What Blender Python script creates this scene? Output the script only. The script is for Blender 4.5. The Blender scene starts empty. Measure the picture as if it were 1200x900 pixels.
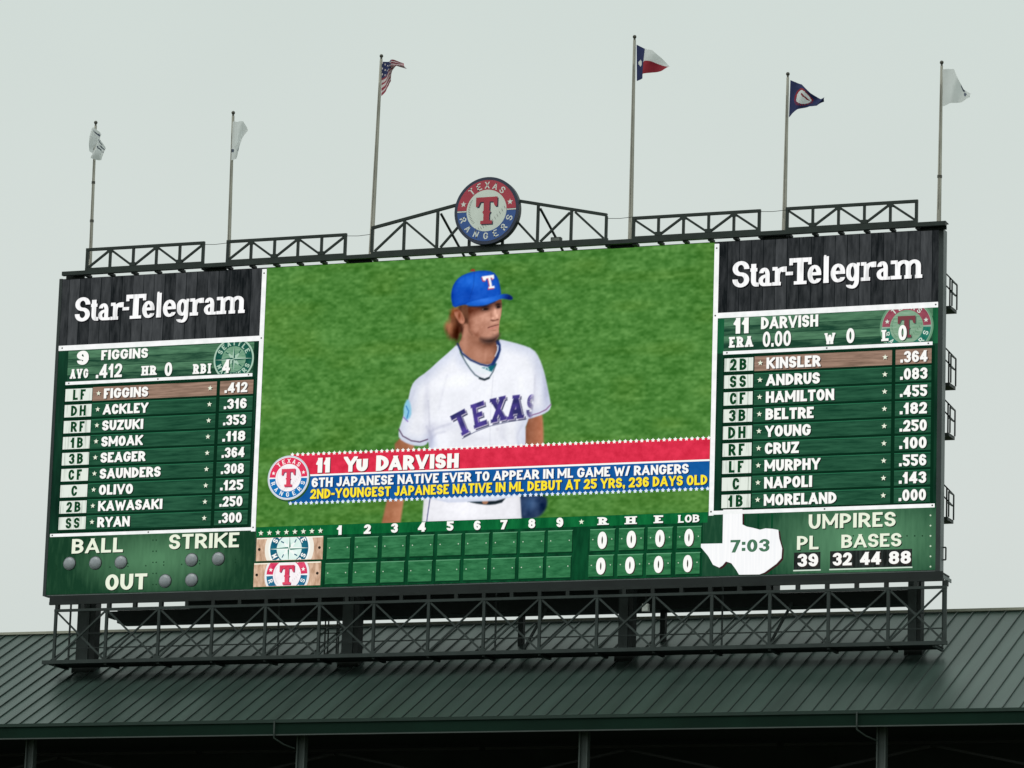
import bpy, math, random
import numpy as np
from mathutils import Matrix, Vector

random.seed(7)
RNG = np.random.RandomState(11)
sc = bpy.context.scene
COL = sc.collection

# ------------------------------------------------------------------ camera, sky, sun, exposure
ZB = 35.0                                   # height of the scoreboard's lower edge above the field
CAM = Vector((58.9637, -149.7302, ZB - 25.0187))
FPX = 5006.1                                # focal length in photo pixels (1200 wide)
YAW, PITCH, ROLL = -0.367582, 0.2013206, 0.0313866
_f = Vector((math.sin(YAW) * math.cos(PITCH), math.cos(YAW) * math.cos(PITCH), math.sin(PITCH)))
_r0 = Vector((math.cos(YAW), -math.sin(YAW), 0))
_u0 = _r0.cross(_f)
_r = _r0 * math.cos(ROLL) + _u0 * math.sin(ROLL)
_u = -_r0 * math.sin(ROLL) + _u0 * math.cos(ROLL)
cam_d = bpy.data.cameras.new('camera')
cam_d.sensor_width = 36.0
cam_d.lens = FPX / 1200 * 36.0
cam_d.clip_start = 0.5
cam_d.clip_end = 9000
cam = bpy.data.objects.new('camera', cam_d)
COL.objects.link(cam)
cam.matrix_world = Matrix(((_r.x, _u.x, -_f.x, CAM.x), (_r.y, _u.y, -_f.y, CAM.y), (_r.z, _u.z, -_f.z, CAM.z), (0, 0, 0, 1)))
sc.camera = cam

SUN_EL, SUN_AZ = math.radians(52), math.radians(200)
w = bpy.data.worlds.new('World')
sc.world = w
w.use_nodes = True
nt = w.node_tree
nt.nodes.clear()
wo = nt.nodes.new('ShaderNodeOutputWorld')
bg = nt.nodes.new('ShaderNodeBackground')
bg.inputs['Strength'].default_value = 0.1
sky = nt.nodes.new('ShaderNodeTexSky')
sky.sky_type = 'NISHITA'
sky.sun_disc = False
sky.sun_elevation = SUN_EL
sky.sun_rotation = SUN_AZ
sky.dust_density = 4
hs = nt.nodes.new('ShaderNodeHueSaturation')
hs.inputs['Saturation'].default_value = 0.15
mixw = nt.nodes.new('ShaderNodeMix')
mixw.data_type = 'RGBA'
mixw.inputs['Factor'].default_value = 0.93
# a closed overcast: pale cloud, a little darker and patchier low down
tc = nt.nodes.new('ShaderNodeTexCoord')
sep = nt.nodes.new('ShaderNodeSeparateXYZ')
ramp = nt.nodes.new('ShaderNodeValToRGB')
ramp.color_ramp.elements[0].position = 0.0
ramp.color_ramp.elements[0].color = (0.54, 0.62, 0.575, 1)
ramp.color_ramp.elements[1].position = 0.33
ramp.color_ramp.elements[1].color = (0.655, 0.74, 0.70, 1)
e = ramp.color_ramp.elements.new(0.17)
e.color = (0.69, 0.745, 0.715, 1)
nz = nt.nodes.new('ShaderNodeTexNoise')
nz.inputs['Scale'].default_value = 9
nz.inputs['Detail'].default_value = 3
nm = nt.nodes.new('ShaderNodeMapRange')
nm.inputs['To Min'].default_value = 9.6
nm.inputs['To Max'].default_value = 10.4
vm = nt.nodes.new('ShaderNodeVectorMath')
vm.operation = 'SCALE'
L = nt.links.new
L(tc.outputs['Generated'], sep.inputs[0])
L(sep.outputs['Z'], ramp.inputs[0])
L(tc.outputs['Generated'], nz.inputs['Vector'])
L(nz.outputs['Fac'], nm.inputs['Value'])
L(ramp.outputs[0], vm.inputs[0])
L(nm.outputs[0], vm.inputs['Scale'])
L(sky.outputs[0], hs.inputs['Color'])
L(hs.outputs[0], mixw.inputs[6])
L(vm.outputs[0], mixw.inputs[7])
L(mixw.outputs[2], bg.inputs['Color'])
L(bg.outputs[0], wo.inputs['Surface'])

sun_d = bpy.data.lights.new('sun', 'SUN')
sun_d.energy = 0.9
sun_d.angle = math.radians(40)
sun_d.color = (1.0, 0.97, 0.92)
sun = bpy.data.objects.new('sun', sun_d)
COL.objects.link(sun)
# direction to the sun: Nishita rotation measured clockwise from +Y
sd = Vector((math.sin(SUN_AZ) * math.cos(SUN_EL), math.cos(SUN_AZ) * math.cos(SUN_EL), math.sin(SUN_EL)))
sun.rotation_euler = sd.to_track_quat('Z', 'Y').to_euler()
sun.location = (0, -40, 120)

sc.view_settings.view_transform = 'Standard'
sc.view_settings.look = 'None'
sc.view_settings.exposure = 0.0
sc.view_settings.gamma = 1.0
sc.view_settings.use_curve_mapping = False
sc.render.engine = 'CYCLES'
sc.cycles.max_bounces = 6

# ------------------------------------------------------------------ helpers
def P(px, py, Y=0.0):
    """a point of the photo, measured on the vertical plane at depth Y"""
    d = _f * FPX + _r * (px - 600) - _u * (py - 450)
    t = (Y - CAM.y) / d.y
    return CAM + d * t

def lin(c):
    c = c / 255.0
    return c / 12.92 if c <= 0.04045 else ((c + 0.055) / 1.055) ** 2.4

def rgb(r, g, b):
    return (lin(r), lin(g), lin(b), 1.0)

MATS = {}
def paint(name, col, rough=0.5, spec=0.5, var=0.12, scale=1.5, metallic=0.0, translucent=0.0, stretch=(1, 1, 1)):
    """painted or bare surface, slightly uneven"""
    if name in MATS:
        return MATS[name]
    m = bpy.data.materials.new(name)
    m.use_nodes = True
    t = m.node_tree
    b = t.nodes['Principled BSDF']
    g = t.nodes.new('ShaderNodeNewGeometry')
    mp = t.nodes.new('ShaderNodeMapping')
    mp.inputs['Scale'].default_value = stretch
    n = t.nodes.new('ShaderNodeTexNoise')
    n.inputs['Scale'].default_value = scale
    n.inputs['Detail'].default_value = 6
    r = t.nodes.new('ShaderNodeValToRGB')
    r.color_ramp.elements[0].position = 0.3
    r.color_ramp.elements[1].position = 0.7
    r.color_ramp.elements[0].color = tuple(c * (1 - var) for c in col[:3]) + (1,)
    r.color_ramp.elements[1].color = tuple(min(1, c * (1 + var)) for c in col[:3]) + (1,)
    t.links.new(g.outputs['Position'], mp.inputs['Vector'])
    t.links.new(mp.outputs[0], n.inputs['Vector'])
    t.links.new(n.outputs['Fac'], r.inputs[0])
    t.links.new(r.outputs[0], b.inputs['Base Color'])
    b.inputs['Roughness'].default_value = rough
    b.inputs['Metallic'].default_value = metallic
    b.inputs['Specular IOR Level'].default_value = spec
    if translucent:
        tr = t.nodes.new('ShaderNodeBsdfTranslucent')
        mx = t.nodes.new('ShaderNodeMixShader')
        mx.inputs[0].default_value = translucent
        t.links.new(r.outputs[0], tr.inputs[0])
        t.links.new(b.outputs[0], mx.inputs[1])
        t.links.new(tr.outputs[0], mx.inputs[2])
        t.links.new(mx.outputs[0], t.nodes['Material Output'].inputs[0])
    MATS[name] = m
    return m

def led(name, c1, c2=None, scale=1.0, stretch=(1, 1, 1), detail=5, lo=0.35, hi=0.65, planks=None):
    """lit display pixels: the picture they show, from noise between two colours.
    planks = (axis, width): the shown boards differ in tone"""
    if name in MATS:
        return MATS[name]
    m = bpy.data.materials.new(name)
    m.use_nodes = True
    t = m.node_tree
    t.nodes.clear()
    o = t.nodes.new('ShaderNodeOutputMaterial')
    em = t.nodes.new('ShaderNodeEmission')
    t.links.new(em.outputs[0], o.inputs[0])
    if c2 is None:
        em.inputs[0].default_value = rgb(*c1)
    else:
        g = t.nodes.new('ShaderNodeNewGeometry')
        mp = t.nodes.new('ShaderNodeMapping')
        mp.inputs['Scale'].default_value = stretch
        n = t.nodes.new('ShaderNodeTexNoise')
        n.inputs['Scale'].default_value = scale
        n.inputs['Detail'].default_value = detail
        n.inputs['Roughness'].default_value = 0.62
        r = t.nodes.new('ShaderNodeValToRGB')
        r.color_ramp.elements[0].position = lo
        r.color_ramp.elements[1].position = hi
        r.color_ramp.elements[0].color = rgb(*c1)
        r.color_ramp.elements[1].color = rgb(*c2)
        t.links.new(g.outputs['Position'], mp.inputs['Vector'])
        t.links.new(mp.outputs[0], n.inputs['Vector'])
        if planks:
            ax, wd = planks
            s = t.nodes.new('ShaderNodeSeparateXYZ')
            t.links.new(g.outputs['Position'], s.inputs[0])
            dv = t.nodes.new('ShaderNodeMath'); dv.operation = 'DIVIDE'; dv.inputs[1].default_value = wd
            t.links.new(s.outputs[ax], dv.inputs[0])
            fl = t.nodes.new('ShaderNodeMath'); fl.operation = 'FLOOR'
            t.links.new(dv.outputs[0], fl.inputs[0])
            wn = t.nodes.new('ShaderNodeTexWhiteNoise'); wn.noise_dimensions = '1D'
            t.links.new(fl.outputs[0], wn.inputs['W'])
            ma = t.nodes.new('ShaderNodeMath'); ma.operation = 'MULTIPLY_ADD'
            ma.inputs[1].default_value = 0.36; ma.inputs[2].default_value = -0.18
            t.links.new(wn.outputs['Value'], ma.inputs[0])
            ad = t.nodes.new('ShaderNodeMath'); ad.operation = 'ADD'
            t.links.new(n.outputs['Fac'], ad.inputs[0]); t.links.new(ma.outputs[0], ad.inputs[1])
            # dark joint between boards
            fr = t.nodes.new('ShaderNodeMath'); fr.operation = 'FRACT'
            t.links.new(dv.outputs[0], fr.inputs[0])
            lt = t.nodes.new('ShaderNodeMath'); lt.operation = 'LESS_THAN'; lt.inputs[1].default_value = 0.07
            t.links.new(fr.outputs[0], lt.inputs[0])
            sb = t.nodes.new('ShaderNodeMath'); sb.operation = 'MULTIPLY_ADD'; sb.inputs[1].default_value = -0.3
            t.links.new(lt.outputs[0], sb.inputs[0]); t.links.new(ad.outputs[0], sb.inputs[2])
            t.links.new(sb.outputs[0], r.inputs[0])
        else:
            t.links.new(n.outputs['Fac'], r.inputs[0])
        t.links.new(r.outputs[0], em.inputs[0])
    MATS[name] = m
    return m

def led_attr(name):
    if name in MATS:
        return MATS[name]
    m = bpy.data.materials.new(name)
    m.use_nodes = True
    t = m.node_tree
    t.nodes.clear()
    o = t.nodes.new('ShaderNodeOutputMaterial')
    em = t.nodes.new('ShaderNodeEmission')
    a = t.nodes.new('ShaderNodeAttribute')
    a.attribute_name = 'picture'
    t.links.new(a.outputs['Color'], em.inputs[0])
    t.links.new(em.outputs[0], o.inputs[0])
    MATS[name] = m
    return m

def link(o, parent):
    COL.objects.link(o)
    if parent is not None:
        o.parent = parent
        M = Matrix.Translation(parent.location)
        p = parent.parent
        o.matrix_parent_inverse = Matrix.Identity(4)

def wloc(o):
    v = Vector((0, 0, 0))
    while o is not None:
        v += o.location
        o = o.parent
    return v

def thing(name, label, cat, loc, group=None):
    o = bpy.data.objects.new(name, None)
    o.empty_display_size = 0.2
    o.location = loc
    COL.objects.link(o)
    o['label'] = label
    o['category'] = cat
    if group:
        o['group'] = group
    return o

def tag(o, label, cat, group=None):
    o['label'] = label
    o['category'] = cat
    if group:
        o['group'] = group
    return o

class MB:
    """collects faces, then links them as one mesh object"""
    def __init__(self):
        self.v, self.f, self.mi, self.mats = [], [], [], []
        self.smooth = []
    def m(self, mat):
        if mat not in self.mats:
            self.mats.append(mat)
        return self.mats.index(mat)
    def face(self, pts, mat, smooth=False):
        n = len(self.v)
        self.v += [tuple(p) for p in pts]
        self.f.append(tuple(range(n, n + len(pts))))
        self.mi.append(self.m(mat))
        self.smooth.append(smooth)
    def mesh(self, verts, faces, mat, smooth=False):
        n = len(self.v)
        self.v += [tuple(p) for p in verts]
        for q in faces:
            self.f.append(tuple(n + i for i in q))
            self.mi.append(self.m(mat))
            self.smooth.append(smooth)
    def box(self, lo, hi, mat):
        x0, y0, z0 = lo; x1, y1, z1 = hi
        vs = [(x0, y0, z0), (x1, y0, z0), (x1, y1, z0), (x0, y1, z0), (x0, y0, z1), (x1, y0, z1), (x1, y1, z1), (x0, y1, z1)]
        self.mesh(vs, [(0, 3, 2, 1), (4, 5, 6, 7), (0, 1, 5, 4), (1, 2, 6, 5), (2, 3, 7, 6), (3, 0, 4, 7)], mat)
    def bar(self, p, q, wd, dp, mat, ext=0.0):
        """square-edged member from p to q; wd across in the board plane, dp front to back"""
        p, q = Vector(p), Vector(q)
        d = (q - p).normalized()
        p = p - d * ext; q = q + d * ext
        ref = Vector((0, 1, 0)) if abs(d.y) < 0.9 else Vector((1, 0, 0))
        a = d.cross(ref).normalized() * (wd / 2)
        b = a.cross(d).normalized() * (dp / 2)
        vs = [p + a + b, p - a + b, p - a - b, p + a - b, q + a + b, q - a + b, q - a - b, q + a - b]
        self.mesh(vs, [(0, 1, 2, 3), (7, 6, 5, 4), (0, 4, 5, 1), (1, 5, 6, 2), (2, 6, 7, 3), (3, 7, 4, 0)], mat)
    def angle(self, p, q, wd, mat, th=0.014):
        """L-section rolled steel member"""
        p, q = Vector(p), Vector(q)
        d = (q - p).normalized()
        ref = Vector((0, 1, 0)) if abs(d.y) < 0.9 else Vector((1, 0, 0))
        a = d.cross(ref).normalized()
        b = a.cross(d).normalized()
        prof = [(-.5, -.5), (.5, -.5), (.5, -.5 + th / wd), (-.5 + th / wd, -.5 + th / wd), (-.5 + th / wd, .5), (-.5, .5)]
        vs = [p + a * (x * wd) + b * (y * wd) for x, y in prof] + [q + a * (x * wd) + b * (y * wd) for x, y in prof]
        fs = [(i, (i + 1) % 6, (i + 1) % 6 + 6, i + 6) for i in range(6)] + [(0, 5, 4, 3), (0, 3, 2, 1), (6, 7, 8, 9), (6, 9, 10, 11)]
        self.mesh(vs, fs, mat)
    def tube(self, pts, rads, mat, n=12, cap=True):
        rings = []
        for i, p in enumerate(pts):
            p = Vector(p)
            a = Vector(pts[max(i - 1, 0)]); c = Vector(pts[min(i + 1, len(pts) - 1)])
            d = (c - a).normalized()
            ref = Vector((1, 0, 0)) if abs(d.x) < 0.9 else Vector((0, 1, 0))
            x = d.cross(ref).normalized(); y = d.cross(x).normalized()
            rr = rads[i] if isinstance(rads, (list, tuple)) else rads
            rings.append([p + x * rr * math.cos(2 * math.pi * k / n) + y * rr * math.sin(2 * math.pi * k / n) for k in range(n)])
        vs = [v for r_ in rings for v in r_]
        fs = []
        for i in range(len(rings) - 1):
            for k in range(n):
                fs.append((i * n + k, i * n + (k + 1) % n, (i + 1) * n + (k + 1) % n, (i + 1) * n + k))
        self.mesh(vs, fs, mat, True)
        if cap:
            self.face(rings[0], mat); self.face(rings[-1][::-1], mat)
    def sphere(self, c, r, mat, n=12, m=8, sq=(1, 1, 1)):
        vs, fs = [], []
        for j in range(m + 1):
            th = math.pi * j / m
            for i in range(n):
                ph = 2 * math.pi * i / n
                vs.append((c[0] + sq[0] * r * math.sin(th) * math.cos(ph), c[1] + sq[1] * r * math.sin(th) * math.sin(ph), c[2] + sq[2] * r * math.cos(th)))
        for j in range(m):
            for i in range(n):
                fs.append((j * n + i, j * n + (i + 1) % n, (j + 1) * n + (i + 1) % n, (j + 1) * n + i))
        self.mesh(vs, fs, mat, True)
    # flat artwork on the plane Y = y
    def flat(self, polys, y, mat, step=0.0005):
        for k, p in enumerate(polys):
            yy = y - step * (k % 6)
            self.face([(a, yy, b) for a, b in p], mat)
    def rect(self, x0, z0, x1, z1, y, mat):
        self.face([(x0, y, z0), (x1, y, z0), (x1, y, z1), (x0, y, z1)], mat)
    def slab(self, x0, z0, x1, z1, y, th, mat):
        self.box((x0, y - th, z0), (x1, y, z1), mat)
    def build(self, name, parent=None):
        vs = np.array(self.v, dtype=float)
        lo, hi = vs.min(0), vs.max(0)
        base = Vector(((lo[0] + hi[0]) / 2, (lo[1] + hi[1]) / 2, lo[2]))
        me = bpy.data.meshes.new(name)
        me.from_pydata([tuple(p) for p in (vs - np.array(base))], [], self.f)
        for mt in self.mats:
            me.materials.append(mt)
        me.polygons.foreach_set('material_index', self.mi)
        me.polygons.foreach_set('use_smooth', self.smooth)
        me.update()
        o = bpy.data.objects.new(name, me)
        COL.objects.link(o)
        if parent is not None:
            o.parent = parent
            base = base - wloc(parent)
        o.location = base
        return o

# ------------------------------------------------------------------ lettering
def clip_poly(p, lo, hi, ax):
    for sgn, lim in ((1, lo), (-1, -hi)):
        out = []
        for i in range(len(p)):
            a, b = p[i], p[(i + 1) % len(p)]
            da, db = sgn * a[ax] - lim, sgn * b[ax] - lim
            if da >= 0:
                out.append(a)
            if (da >= 0) != (db >= 0):
                t = da / (da - db)
                out.append((a[0] + (b[0] - a[0]) * t, a[1] + (b[1] - a[1]) * t))
        p = out
        if len(p) < 3:
            return []
    return p

def clip_polys(ps, x0, x1, z0, z1):
    out = []
    for p in ps:
        q = clip_poly(list(p), x0, x1, 0)
        if q:
            q = clip_poly(q, z0, z1, 1)
        if len(q) > 2:
            out.append(q)
    return out

GL = {
 'A': (.9, [[(0, 0), (.5, 1)], [(.5, 1), (1, 0)], [(.2, .26), (.8, .26)]]),
 'B': (.76, [[(0, 0), (0, 1)], [(0, 1), (.93, 1, .28), (.93, .53, .24), (0, .53)], [(0, .53), (1, .53, .25), (1, 0, .28), (0, 0)]]),
 'C': (.74, [[(1, .66), (1, 1, .42), (0, 1, .42), (0, 0, .42), (1, 0, .42), (1, .34)]]),
 'D': (.78, [[(0, 0), (0, 1)], [(0, 1), (1, 1, .48), (1, 0, .48), (0, 0)]]),
 'E': (.66, [[(0, 0), (0, 1)], [(0, 1), (1, 1)], [(0, .5), (.85, .5)], [(0, 0), (1, 0)]]),
 'F': (.64, [[(0, 0), (0, 1)], [(0, 1), (1, 1)], [(0, .47), (.85, .47)]]),
 'G': (.83, [[(1, .7), (1, 1, .42), (0, 1, .42), (0, 0, .42), (1, 0, .4), (1, .44), (.55, .44)]]),
 'H': (.8, [[(0, 0), (0, 1)], [(1, 0), (1, 1)], [(0, .5), (1, .5)]]),
 'I': (.32, [[(.5, 0), (.5, 1)]]),
 'J': (.62, [[(1, 1), (1, 0, .4), (0, 0, .4), (0, .3)]]),
 'K': (.82, [[(0, 0), (0, 1)], [(1, 1), (.05, .42)], [(.3, .58), (1, 0)]]),
 'L': (.64, [[(0, 0), (0, 1)], [(0, 0), (1, 0)]]),
 'M': (1.02, [[(0, 0), (0, 1)], [(0, 1), (.5, .2)], [(.5, .2), (1, 1)], [(1, 1), (1, 0)]]),
 'N': (.82, [[(0, 0), (0, 1)], [(0, 1), (1, 0)], [(1, 0), (1, 1)]]),
 'O': (.8, [[(0, .5), (0, 1, .48), (1, 1, .48), (1, 0, .48), (0, 0, .48), (0, .5)]]),
 'P': (.74, [[(0, 0), (0, 1)], [(0, 1), (1, 1, .32), (1, .4, .32), (0, .4)]]),
 'R': (.78, [[(0, 0), (0, 1)], [(0, 1), (.95, 1, .3), (.95, .44, .3), (0, .44)], [(.5, .44), (1, 0)]]),
 'S': (.72, [[(1, .72), (1, 1, .3), (0, 1, .3), (0, .5, .26), (1, .5, .26), (1, 0, .3), (0, 0, .3), (0, .28)]]),
 'T': (.74, [[(0, 1), (1, 1)], [(.5, 0), (.5, 1)]]),
 'U': (.78, [[(0, 1), (0, 0, .42), (1, 0, .42), (1, 1)]]),
 'V': (.9, [[(0, 1), (.5, 0)], [(.5, 0), (1, 1)]]),
 'W': (1.16, [[(0, 1), (.26, 0)], [(.26, 0), (.5, .9)], [(.5, .9), (.74, 0)], [(.74, 0), (1, 1)]]),
 'X': (.86, [[(0, 1), (1, 0)], [(0, 0), (1, 1)]]),
 'Y': (.84, [[(0, 1), (.5, .42)], [(1, 1), (.5, .42)], [(.5, 0), (.5, .5)]]),
 'Z': (.74, [[(0, 1), (1, 1)], [(1, 1), (0, 0)], [(0, 0), (1, 0)]]),
 '0': (.72, [[(0, .5), (0, 1, .44), (1, 1, .44), (1, 0, .44), (0, 0, .44), (0, .5)]]),
 '1': (.5, [[(.8, 0), (.8, 1)], [(.75, .96), (0, .7)]]),
 '2': (.72, [[(0, .68), (0, 1, .36), (1, 1, .36), (1, .56, .2), (0, 0)], [(0, 0), (1, 0)]]),
 '3': (.72, [[(0, .74), (0, 1, .32), (1, 1, .32), (1, .52, .22), (.35, .52)], [(.35, .52), (1, .52, .22), (1, 0, .32), (0, 0, .32), (0, .26)]]),
 '4': (.78, [[(.76, 0), (.76, 1)], [(.72, 1), (0, .3)], [(0, .24), (1, .24)]]),
 '5': (.72, [[(1, 1), (.04, 1)], [(.04, 1), (.04, .55)], [(.04, .6), (1, .6, .3), (1, 0, .34), (0, 0, .34), (0, .24)]]),
 '6': (.74, [[(.95, .74), (.95, 1, .36), (0, 1, .42), (0, 0, .42), (1, 0, .32), (1, .58, .32), (0, .58)]]),
 '7': (.68, [[(0, 1), (1, 1)], [(1, 1), (.3, 0)]]),
 '8': (.74, [[(0.04, .76), (0.04, 1, .28), (.96, 1, .28), (.96, .53, .24), (.04, .53, .24), (.04, .76)], [(0, .26), (0, .53, .26), (1, .53, .26), (1, 0, .3), (0, 0, .3), (0, .26)]]),
 '9': (.74, [[(.05, .26), (.05, 0, .36), (1, 0, .42), (1, 1, .42), (0, 1, .32), (0, .42, .32), (1, .42)]]),
 '-': (.42, [[(0, .42), (1, .42)]]),
 '/': (.5, [[(0, 0), (1, 1)]]),
 # lower case, x-height .68
 't': (.52, [[(.35, .92), (.35, 0, .22), (1.15, 0), (1.2, .1)], [(-.55, .66), (1.35, .66)]]),
 'a': (.66, [[(.06, .5), (.06, .66, .2), (.76, .66, .26), (.76, 0)], [(.76, .38), (0, .38, .22), (0, 0, .22), (.76, 0, .12), (.76, .3)], [(.76, 0), (1, 0)]]),
 'r': (.62, [[(.28, 0), (.28, .66)], [(0, .66), (.28, .66)], [(0, 0), (.66, 0)], [(.28, .4), (.42, .66, .2), (1, .66), (1, .5)]]),
 'e': (.66, [[(0, .35), (1, .35), (1, .66, .32), (0, .66, .34), (0, 0, .34), (.98, 0, .3), (.98, .14)]]),
 'l': (.42, [[(.5, 0), (.5, 1.08)], [(-.9, 1.06), (.5, 1.06)], [(-1.2, 0), (2.2, 0)]]),
 'g': (.68, [[(0, .4), (0, .66, .3), (.9, .66, .3), (.9, .02, .3), (0, .02, .3), (0, .4)], [(.92, .66), (.92, -.3, .3), (0, -.3, .2), (0, -.2)], [(.9, .66), (1.25, .66)]]),
 'm': (1.12, [[(.16, 0), (.16, .66)], [(0, .66), (.16, .66)], [(0, 0), (.3, 0)], [(.16, .46), (.22, .66, .2), (.54, .66, .2), (.54, 0)], [(.4, 0), (.66, 0)], [(.54, .46), (.6, .66, .2), (.9, .66, .2), (.9, 0)], [(.78, 0), (1.04, 0)]]),
}
LOWER_RAISED = 'taelrgm'

def round_path(pts):
    """pts: (x, y) or (x, y, r), real units; r rounds the corner"""
    out = []
    n = len(pts)
    for i, p in enumerate(pts):
        if len(p) < 3 or i in (0, n - 1):
            out.append((p[0], p[1])); continue
        a, b = pts[i - 1], pts[i + 1]
        va = np.array([a[0] - p[0], a[1] - p[1]]); vb = np.array([b[0] - p[0], b[1] - p[1]])
        la, lb = np.linalg.norm(va), np.linalg.norm(vb)
        ra = min(p[2], la * (0.5 if len(a) > 2 else 0.98)); rb = min(p[2], lb * (0.5 if len(b) > 2 else 0.98))
        A = np.array(p[:2]) + va / la * ra; B = np.array(p[:2]) + vb / lb * rb
        C = np.array(p[:2])
        k = 0.5523
        c1 = A + (C - A) * k; c2 = B + (C - B) * k
        for t in np.linspace(0, 1, 7):
            q = (1 - t) ** 3 * A + 3 * (1 - t) ** 2 * t * c1 + 3 * (1 - t) * t * t * c2 + t ** 3 * B
            if not out or math.hypot(out[-1][0] - q[0], out[-1][1] - q[1]) > 1e-5:
                out.append((q[0], q[1]))
    return out

def stroke(path, wt):
    pts = [np.array(p, float) for p in path]
    n = len(pts)
    closed = n > 3 and np.linalg.norm(pts[0] - pts[-1]) < 1e-6
    L_, R_ = [], []
    for i in range(n):
        if closed and i in (0, n - 1):
            d1 = pts[-1] - pts[-2]; d2 = pts[1] - pts[0]
        else:
            d1 = pts[i] - pts[i - 1] if i else pts[1] - pts[0]
            d2 = pts[i + 1] - pts[i] if i < n - 1 else pts[-1] - pts[-2]
        d1 = d1 / (np.linalg.norm(d1) + 1e-9); d2 = d2 / (np.linalg.norm(d2) + 1e-9)
        n1 = np.array([-d1[1], d1[0]]); n2 = np.array([-d2[1], d2[0]])
        m = n1 + n2
        m = m / (np.linalg.norm(m) + 1e-9)
        s = min(1 / max(0.2, m @ n1), 1.7)
        L_.append(pts[i] + m * wt / 2 * s); R_.append(pts[i] - m * wt / 2 * s)
    return [[tuple(R_[i]), tuple(R_[i + 1]), tuple(L_[i + 1]), tuple(L_[i])] for i in range(n - 1)]

WFAC = dict(A=.88, V=.84, W=.76, M=.82, N=.88, X=.9, Y=.88, K=.9)
def glyph(ch, gw, wt, slab=0.0, k=1.3):
    """polygons of one letter, cap height 1, in a box gw wide"""
    if ch == '.':
        return [[(0, 0), (wt, 0), (wt, wt), (0, wt)]]
    if ch == ',':
        return [[(0, 0), (wt, 0), (wt, wt), (0, wt)], [(wt * .45, 0), (wt * .2, -wt * .6), (wt * .6, -wt * .5), (wt, 0)]]
    if ch == ':':
        return [[(0, .1), (wt, .1), (wt, .1 + wt), (0, .1 + wt)], [(0, .58), (wt, .58), (wt, .58 + wt), (0, .58 + wt)]]
    if ch == '*':
        return star(gw / 2, .5, gw / 2)
    _, strokes = GL[ch]
    low = ch in LOWER_RAISED
    out = []
    wt *= WFAC.get(ch, 1.0) if not slab else 1.0
    ww = max(gw - wt, 0.02); hh = k - wt
    for s in strokes:
        q = [tuple([wt / 2 + p[0] * ww, wt / 2 + p[1] * hh] + ([p[2] * (1 + k) / 2] if len(p) > 2 else [])) for p in s]
        path = round_path(q)
        raw0, raw1 = s[0], s[-1]
        closed = raw0[:2] == raw1[:2]
        if not closed:
            for end in (0, -1):
                raw = s[end]
                a = np.array(path[end]); b = np.array(path[1] if end == 0 else path[-2])
                d = a - b; d = d / (np.linalg.norm(d) + 1e-9)
                if abs(d[1]) > 0.3 and raw[1] in (0, 1):
                    ext = wt if abs(d[0]) > .15 else wt / 2
                elif abs(d[0]) > 0.3 and raw[0] in (0, 1):
                    ext = wt / 2
                else:
                    ext = 0
                path[end] = tuple(a + d * ext)
                if slab and not low and abs(d[1]) > 0.45 and raw[1] in (0, 1):
                    sx = wt / 2 + raw[0] * ww
                    t = wt * .7
                    z0 = 0 if raw[1] == 0 else k - t
                    out.append([(sx - wt / 2 - slab, z0), (sx + wt / 2 + slab, z0), (sx + wt / 2 + slab, z0 + t), (sx - wt / 2 - slab, z0 + t)])
        pol = stroke(path, wt)
        if ch == 'T' and k == 1.45 and raw1[0] == 1:
            pol += [[(0, k - wt * 1.6), (wt * .55, k - wt * 1.6), (wt * .55, k), (0, k)], [(gw - wt * .55, k - wt * 1.6), (gw, k - wt * 1.6), (gw, k), (gw - wt * .55, k)], [(gw / 2 - wt, 0), (gw / 2 + wt, 0), (gw / 2 + wt, wt * .75), (gw / 2 - wt, wt * .75)]]
        if not low:
            pol = clip_polys(pol, -.02, gw + .02, 0, k)
        out += pol
    return [[(u, v / k) for u, v in q] for q in out]

def text_polys(s, wt=.27, gap=.1, cond=1.0, slab=0.0, space=.34, k=1.3):
    """returns polygons with cap height 1 and the total width; a char in {} prefix '~' prints as a small capital"""
    x = 0.0
    out = []
    for ch in s:
        if ch == ' ':
            x += space; continue
        if ch in '.,:':
            gw = wt
        elif ch == '*':
            gw = .6
        else:
            gw = max(GL[ch][0] * cond, wt * 1.02)
            if ch == 'I':
                gw = wt * 1.02
        off = slab if slab and ch.isupper() else 0
        x += off
        out += [[(a + x, b) for a, b in p] for p in glyph(ch, gw, wt, slab, k)]
        x += gw + gap + off
    return out, x - gap

def place(polys, x, z, sx, sz):
    return [[(x + a * sx, z + b * sz) for a, b in p] for p in polys]

def star(cx, cz, r, inner=.42, rot=0.0):
    out = []
    for k in range(5):
        a0 = math.pi / 2 + rot + k * 2 * math.pi / 5
        p = (cx + r * math.cos(a0), cz + r * math.sin(a0))
        q = (cx + r * inner * math.cos(a0 + math.pi / 5), cz + r * inner * math.sin(a0 + math.pi / 5))
        s = (cx + r * inner * math.cos(a0 - math.pi / 5), cz + r * inner * math.sin(a0 - math.pi / 5))
        out.append([(cx, cz), s, p, q])
    return out

def disc(cx, cz, r, n=48, r0=0.0, a0=0.0, a1=2 * math.pi):
    out = []
    for k in range(n):
        p, q = a0 + (a1 - a0) * k / n, a0 + (a1 - a0) * (k + 1) / n
        o = [(cx + r * math.cos(p), cz + r * math.sin(p)), (cx + r * math.cos(q), cz + r * math.sin(q))]
        if r0 > 0:
            out.append([(cx + r0 * math.cos(p), cz + r0 * math.sin(p))] + o + [(cx + r0 * math.cos(q), cz + r0 * math.sin(q))])
        else:
            out.append([(cx, cz)] + o)
    return out

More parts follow.
